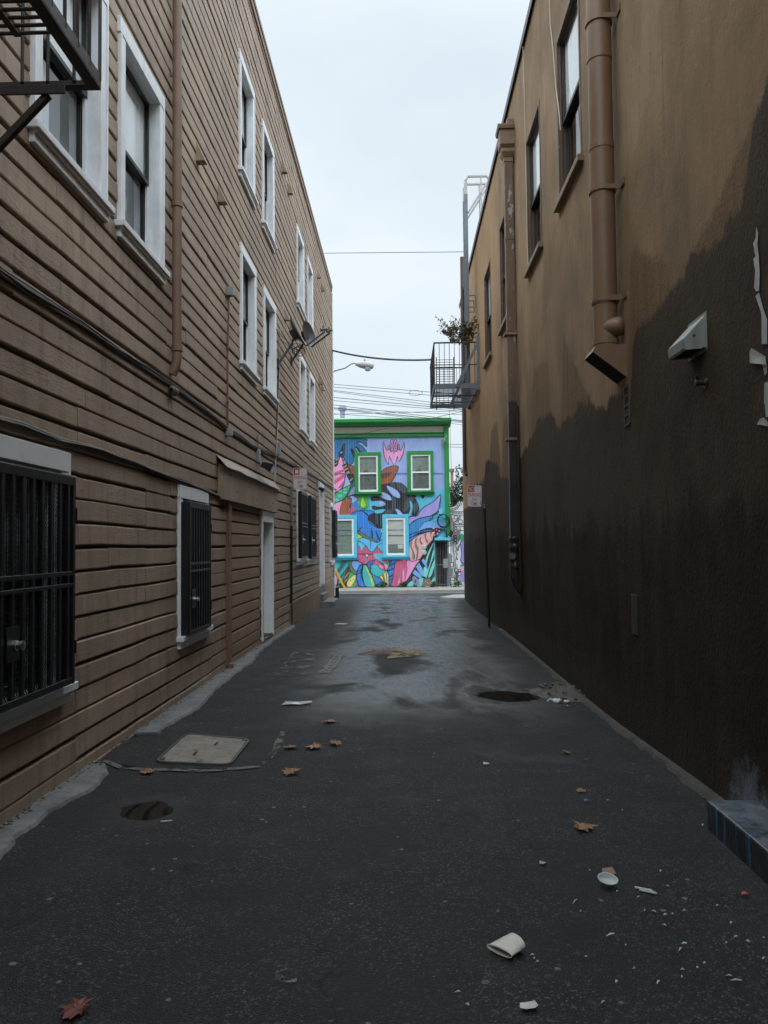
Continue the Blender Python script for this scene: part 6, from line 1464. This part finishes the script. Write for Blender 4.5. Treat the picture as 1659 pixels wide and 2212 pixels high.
leaf(714,1562,0.090,2,'pale orange leaf alone in the middle below the white plastic bag',60,7)
leaf(1260,1791,0.084,0,'torn tan leaf on the right, between the ledge block and the alley centre',150,8)
leaf(1224,1629,0.044,0,'small brown leaf below the rubble heap',30,9); leaf(1254,1709,.030,0,'small tan leaf fragment in line between rubble and torn leaf',80,10)
leaf(799,1409,0.080,2,'small far yellowish leaf beside the worn white marking',20,12); leaf(872,1412,.05,2,'small leaf on the worn yellow paint patch',50,13) if False else None
leaf(832,1497,0.037,2,'tiny pale leaf bit in the wet middle of the alley',10,14); leaf(618,1440,.03,0,'tiny dry leaf near the concrete strip by the boarded panel',100,15); leaf(541,1466,.03,0,'tiny brown leaf at the edge of the concrete strip',60,16)
# cup
p = gp(1097,2056); cup = thing('paper_cup', 'crushed white paper cup lying on its side in the foreground', 'cup', p)
ax = Vector((.82, .57, .0)).normalized(); sd = Vector((-ax.y, ax.x, 0)); L0 = .095; vs = []; n = 28; mbs = MB(); rows = 9
p = p-ax*.045
for side, sh_ in ((0, 0), (1, -.0012)):
    for j in range(rows+1):
        t = j/rows; rx = .060-.010*t+sh_; rz = (.013+.013*t)+sh_
        for i in range(n):
            th = 2*math.pi*i/n; w_ = .0025*noise.noise((t*5, math.cos(th)*2, math.sin(th)*2))
            cx = math.copysign(abs(math.cos(th))**.85, math.cos(th)); cz_ = math.copysign(abs(math.sin(th))**1.15, math.sin(th))
            vs.append(p+ax*(L0*t+.012*cx*(1-t)*-1)+sd*(rx+w_)*cx+Vector((0,0,rz*(cz_+1)+.003+w_)))
m_ = (rows+1)*n; fs = []
for j in range(rows):
    for i in range(n):
        a, b, c2, d2 = j*n+i, j*n+(i+1)%n, (j+1)*n+(i+1)%n, (j+1)*n+i; fs += [(a, d2, c2, b), (m_+a, m_+b, m_+c2, m_+d2)]
for i in range(n): fs.append((i, (i+1)%n, m_+(i+1)%n, m_+i))
fs.append(tuple(rows*n+i for i in range(n))); mbs.add(vs, fs, 0, True)
CUPM = paint('cup_paper', (.56,.53,.48), .6, .1, 25, 50, .001, dirt=(.28,.22,.17), dv=.5)
mbs.build('cup_wall', CUPM, cup)
mb = MB(); mb.tube([p+ax*(-.012*math.cos(t))+sd*.0605*math.cos(t)+Vector((0,0,.0135*(math.sin(t)+1)+.003)) for t in [i*2*math.pi/28 for i in range(29)]], .0022, 6); mb.build('rolled_rim', CUPM, cup)
# white tray lid, cardboard, tubes
p = gp(1311,1915); pl = thing('plastic_tray', 'small oval white plastic tray tipped up on the asphalt, right foreground', 'tray', p); mb = MB(); tilt = Matrix.Rotation(R(26), 3, 'X') @ Matrix.Rotation(R(8), 3, 'Y')
def tr(x, y, z): return p+Vector((0,0,.022))+tilt @ Vector((x, y, z))
prof = [(.0,0),(.034,0),(.040,.004),(.046,.020),(.050,.021),(.050,.023),(.045,.0225),(.039,.006),(.033,.002),(0,.002)]; n = 30
mb.add([tr(r_*math.cos(2*math.pi*i/n), r_*.72*math.sin(2*math.pi*i/n), z) for r_, z in prof for i in range(n)], [(j*n+i, j*n+(i+1)%n, (j+1)*n+(i+1)%n, (j+1)*n+i) for j in range(len(prof)-1) for i in range(n)], 0, True); mb.build('tray_shell', PLAS, pl)
mb = MB(); mb.lathe(tr(0,0,.004), tilt @ Vector((0,0,1)), [(0,.026),(.0015,.026),(.0015,.023),(0,.023)], 20); mb.build('base_ring', PLAS, pl)
p = gp(1313,1888); mb = MB(); vs = [p+Vector(q) for q in ((-.032,-.03,.004),(.036,-.022,.010),(.030,.03,.02),(-.02,.034,.012))]; mb.prism(vs, (0,0,.003)); tag(mb.build('cardboard_piece', paint('cardboard', (.26,.16,.10), .85, .12, 30), loc=p), 'small square of brown cardboard behind the white plastic tray', 'litter')
p = gp(1390,1924); tb = thing('plastic_tube', 'pair of clear plastic tubes lying right of the white plastic tray', 'litter', p); mb = MB()
for o in ((0,0,0), (.012,-.028,0)):
    a = p+Vector(o)+Vector((-.035,.018,.008)); mb.tube([a, a+Vector((.055,-.030,0))], .006, 10); mb.lathe(a+Vector((.055,-.030,0)), (.055,-.03,0), [(0,.0065),(.012,.007),(.014,.004),(.02,.004),(.02,0)], 10)
mb.build('tube', paint('clear_tube', (.42,.46,.45), .15, .1), tb)
# flat papers and scraps
def scrap(u, v, pts, mat, label, name='paper_scrap', cat='litter', h=.006, group=None, seed=0):
    p = gp(u, v); mb = MB(); n = len(pts); rg = random.Random(seed+int(u)); P = [p+Vector((x, y, .010+h*rg.random()*2)) for x, y in pts]; c = p+Vector((0,0,.011+h*1.6)); mb.add(P+[c], [(i, (i+1)%n, n) for i in range(n)]); mb.add([q-Vector((0,0,.0015)) for q in P+[c]], [((i+1)%n, i, n) for i in range(n)])
    return tag(mb.build(name, mat, loc=p), label, cat, group)
scrap(640,1523,[(-.15,-.03),(-.05,-.06),(.06,-.02),(.17,-.01),(.15,.05),(.04,.06),(-.06,.03),(-.12,.07)],PLAS,'white plastic bag lying flat near the concrete strip','plastic_bag',h=.015)
scrap(618,1517,[(-.02,-.02),(.02,-.015),(.012,.025),(-.015,.03)],REDP,'tiny red scrap at the tip of the white plastic bag','red_scrap')
scrap(607,1527,[(-.016,-.016),(.016,-.012),(.014,.018),(-.012,.018)],LITP,'tiny white bit left of the plastic bag')
scrap(735,1349,[(-.12,-.07),(.1,-.09),(.16,.05),(-.06,.10)],LITP,'white sheet of paper far down the alley left of centre','paper_sheet')
scrap(1142,2179,[(-.032,-.012),(-.012,-.022),(.022,-.016),(.034,.002),(.026,.022),(-.008,.018),(-.030,.008)],LITP,'crumpled white tissue at the bottom edge, right of centre','tissue',h=.006)
scrap(1050,1653,[(-.022,-.02),(.01,-.028),(.028,-.004),(.012,.026),(-.02,.02)],LITP,'small white tissue scrap right of centre below the puddle','tissue')
scrap(1610,1937,[(-.018,-.006),(.012,-.010),(.022,.003),(.006,.012),(-.014,.008)],REDP,'small red scrap below the ledge block at the right edge','red_scrap')
quadsheet('worn_marking', [(594,2126),(642,2124),(640,2086),(598,2088)], worn('pale_residue', (.12,.12,.118), .47, 16), .006)
scrap(1268,1733,[(-.02,-.008),(.02,-.006),(.018,.008),(-.016,.010)],paint('blue_scrap', (.05,.08,.25), .5),'tiny blue scrap below the leaf fragments on the right','blue_scrap')
scrap(1255,1713,[(-.03,-.012),(.03,-.008),(.034,.006),(-.026,.014)],paint('tan_scrap', (.26,.16,.10), .8),'narrow strip of tan card on the right of the asphalt','card_strip')
scrap(1226,1527,[(-.01,-.01),(.01,-.01),(.01,.01),(-.01,.01)],YELP,'tiny yellow scrap at the front of the rubble heap','yellow_scrap')
scrap(1313,1734,[(-.008,-.008),(.008,-.008),(.008,.008),(-.008,.008)],YELP,'tiny yellow scrap left of the ledge block','yellow_scrap')
scrap(1010,1293,[(-.35,-.3),(.3,-.35),(.4,.25),(-.3,.3)],LITP,'pale flattened card on the street corner pavement','card') if False else None
scrap(1172,1870,[(-.018,-.012),(.0,-.02),(.018,-.008),(.014,.014),(-.012,.016)],paint('tan_disc', (.36,.33,.26), .7),'pale tan chip of paper left of the white plastic tray','chip')
p = gp(360,1778); mb = MB(); mb.tube([p+Vector((-.035,-.008,.012)), p+Vector((.03,.008,.012))], .0042, 8); tag(mb.build('cigarette_end', LITP, loc=p), 'white cigarette end at the edge of the left puddle', 'litter')
SHARD = paint('pale_shard', (.50,.60,.57), .12, .15, 40)
sh_pts = [(890,847),(1195,850),(1225,915),(1100,962),(1030,585),(1165,1025),(1127,1022),(1245,1037),(1297,1022),(850,1025),(825,982),(978,1127),(1045,1172),(1297,1165),(1280,1190),(1480,1162),(1520,1135),(1385,1250),(1080,1273),(1290,1278),(1288,1310),(1185,1333),(1005,1330),(1522,1325),(1490,1305),(1640,1230),(872,1222),(650,1230),(318,1375),(360,1430),(1378,650),(1008,938),(1440,1000),(1570,1155),(1215,1040),(1500,1075),(1640,1140),(1355,1270),(640,1215),(662,1243),(945,1420),(1210,1085)]
rg = random.Random(21)
for k, (x, y) in enumerate(sh_pts):
    p = gp(829.5+x/2, 1460+y/2); L = rg.uniform(.004, .012)*(1.9 if k in (14, 11, 10, 23) else 1); W_ = rg.uniform(.002, .005); a = rg.uniform(-.8, .8); d = Vector((math.cos(a), math.sin(a), rg.uniform(0,.3))); s = Vector((-d.y, d.x, 0)); mb = MB()
    q = p+Vector((0,0,.008)); bend = Vector((0,0,.004))
    mb.prism([q-d*L-s*W_*.4, q-s*W_+bend, q+d*L*.9-s*W_*.2, q+d*L+s*W_*.5, q+s*W_+bend, q-d*L*.8+s*W_*.4], (0,0,.0022))
    tag(mb.build('glass_shard', SHARD, loc=p), 'small pale shard of broken plastic or glass scattered on the asphalt in the right foreground', 'shard', 'pale shards scattered on the asphalt')

# grit gathered along the foot of both walls
rg = random.Random(33); mb = MB()
for k in range(1100):
    if rg.random() < .5:
        y = 4.2+rg.random()**1.6*14; x = B-.005-abs(rg.gauss(0, .05))
    else:
        y = 4.6+rg.random()**1.5*16; x = -A+.01+abs(rg.gauss(0, .03))
    z = gz(x, y)+(.028 if x < 0 else .004); stone(mb, Vector((x, y, z)), rg.choice((.003, .004, .005, .007, .012)), rg, rg.choice((0, 0, 1, 2)))
tag(mb.build('grit', [paint('grit_dark', (.04,.036,.03), .9, .4, 30), paint('grit_pale', (.16,.15,.13), .9, .3, 30), paint('grit_brown', (.10,.07,.045), .9, .3, 30)]), 'fine grit and crumbs gathered along the foot of both alley walls', 'grit', kind='stuff')
vs, fs = [], []; n = 130
for i in range(n+1):
    y = 4.75+i*.09; e = .075+.05*noise.noise((y*1.7, 2, 2))+.035*noise.noise((y*6, 3, 2))+.02*noise.noise((y*17, 5, 2))
    vs += [(B+.01, y, gz(B, y)+.035), (B-e*.6, y, gz(B-e, y)+.02+.008*noise.noise((y*9, 1, 1))), (B-e, y, gz(B-e, y)-.01)]
for i in range(n): a = i*3; fs += [(a, a+3, a+4, a+1), (a+1, a+4, a+5, a+2)]
tag(MB().add(vs, fs).build('mortar_fillet', paint('mortar_dirty', (.062,.058,.05), .9, .5, 5, 40, .012, dirt=(.02,.018,.015), dv=.8)), kind='structure')
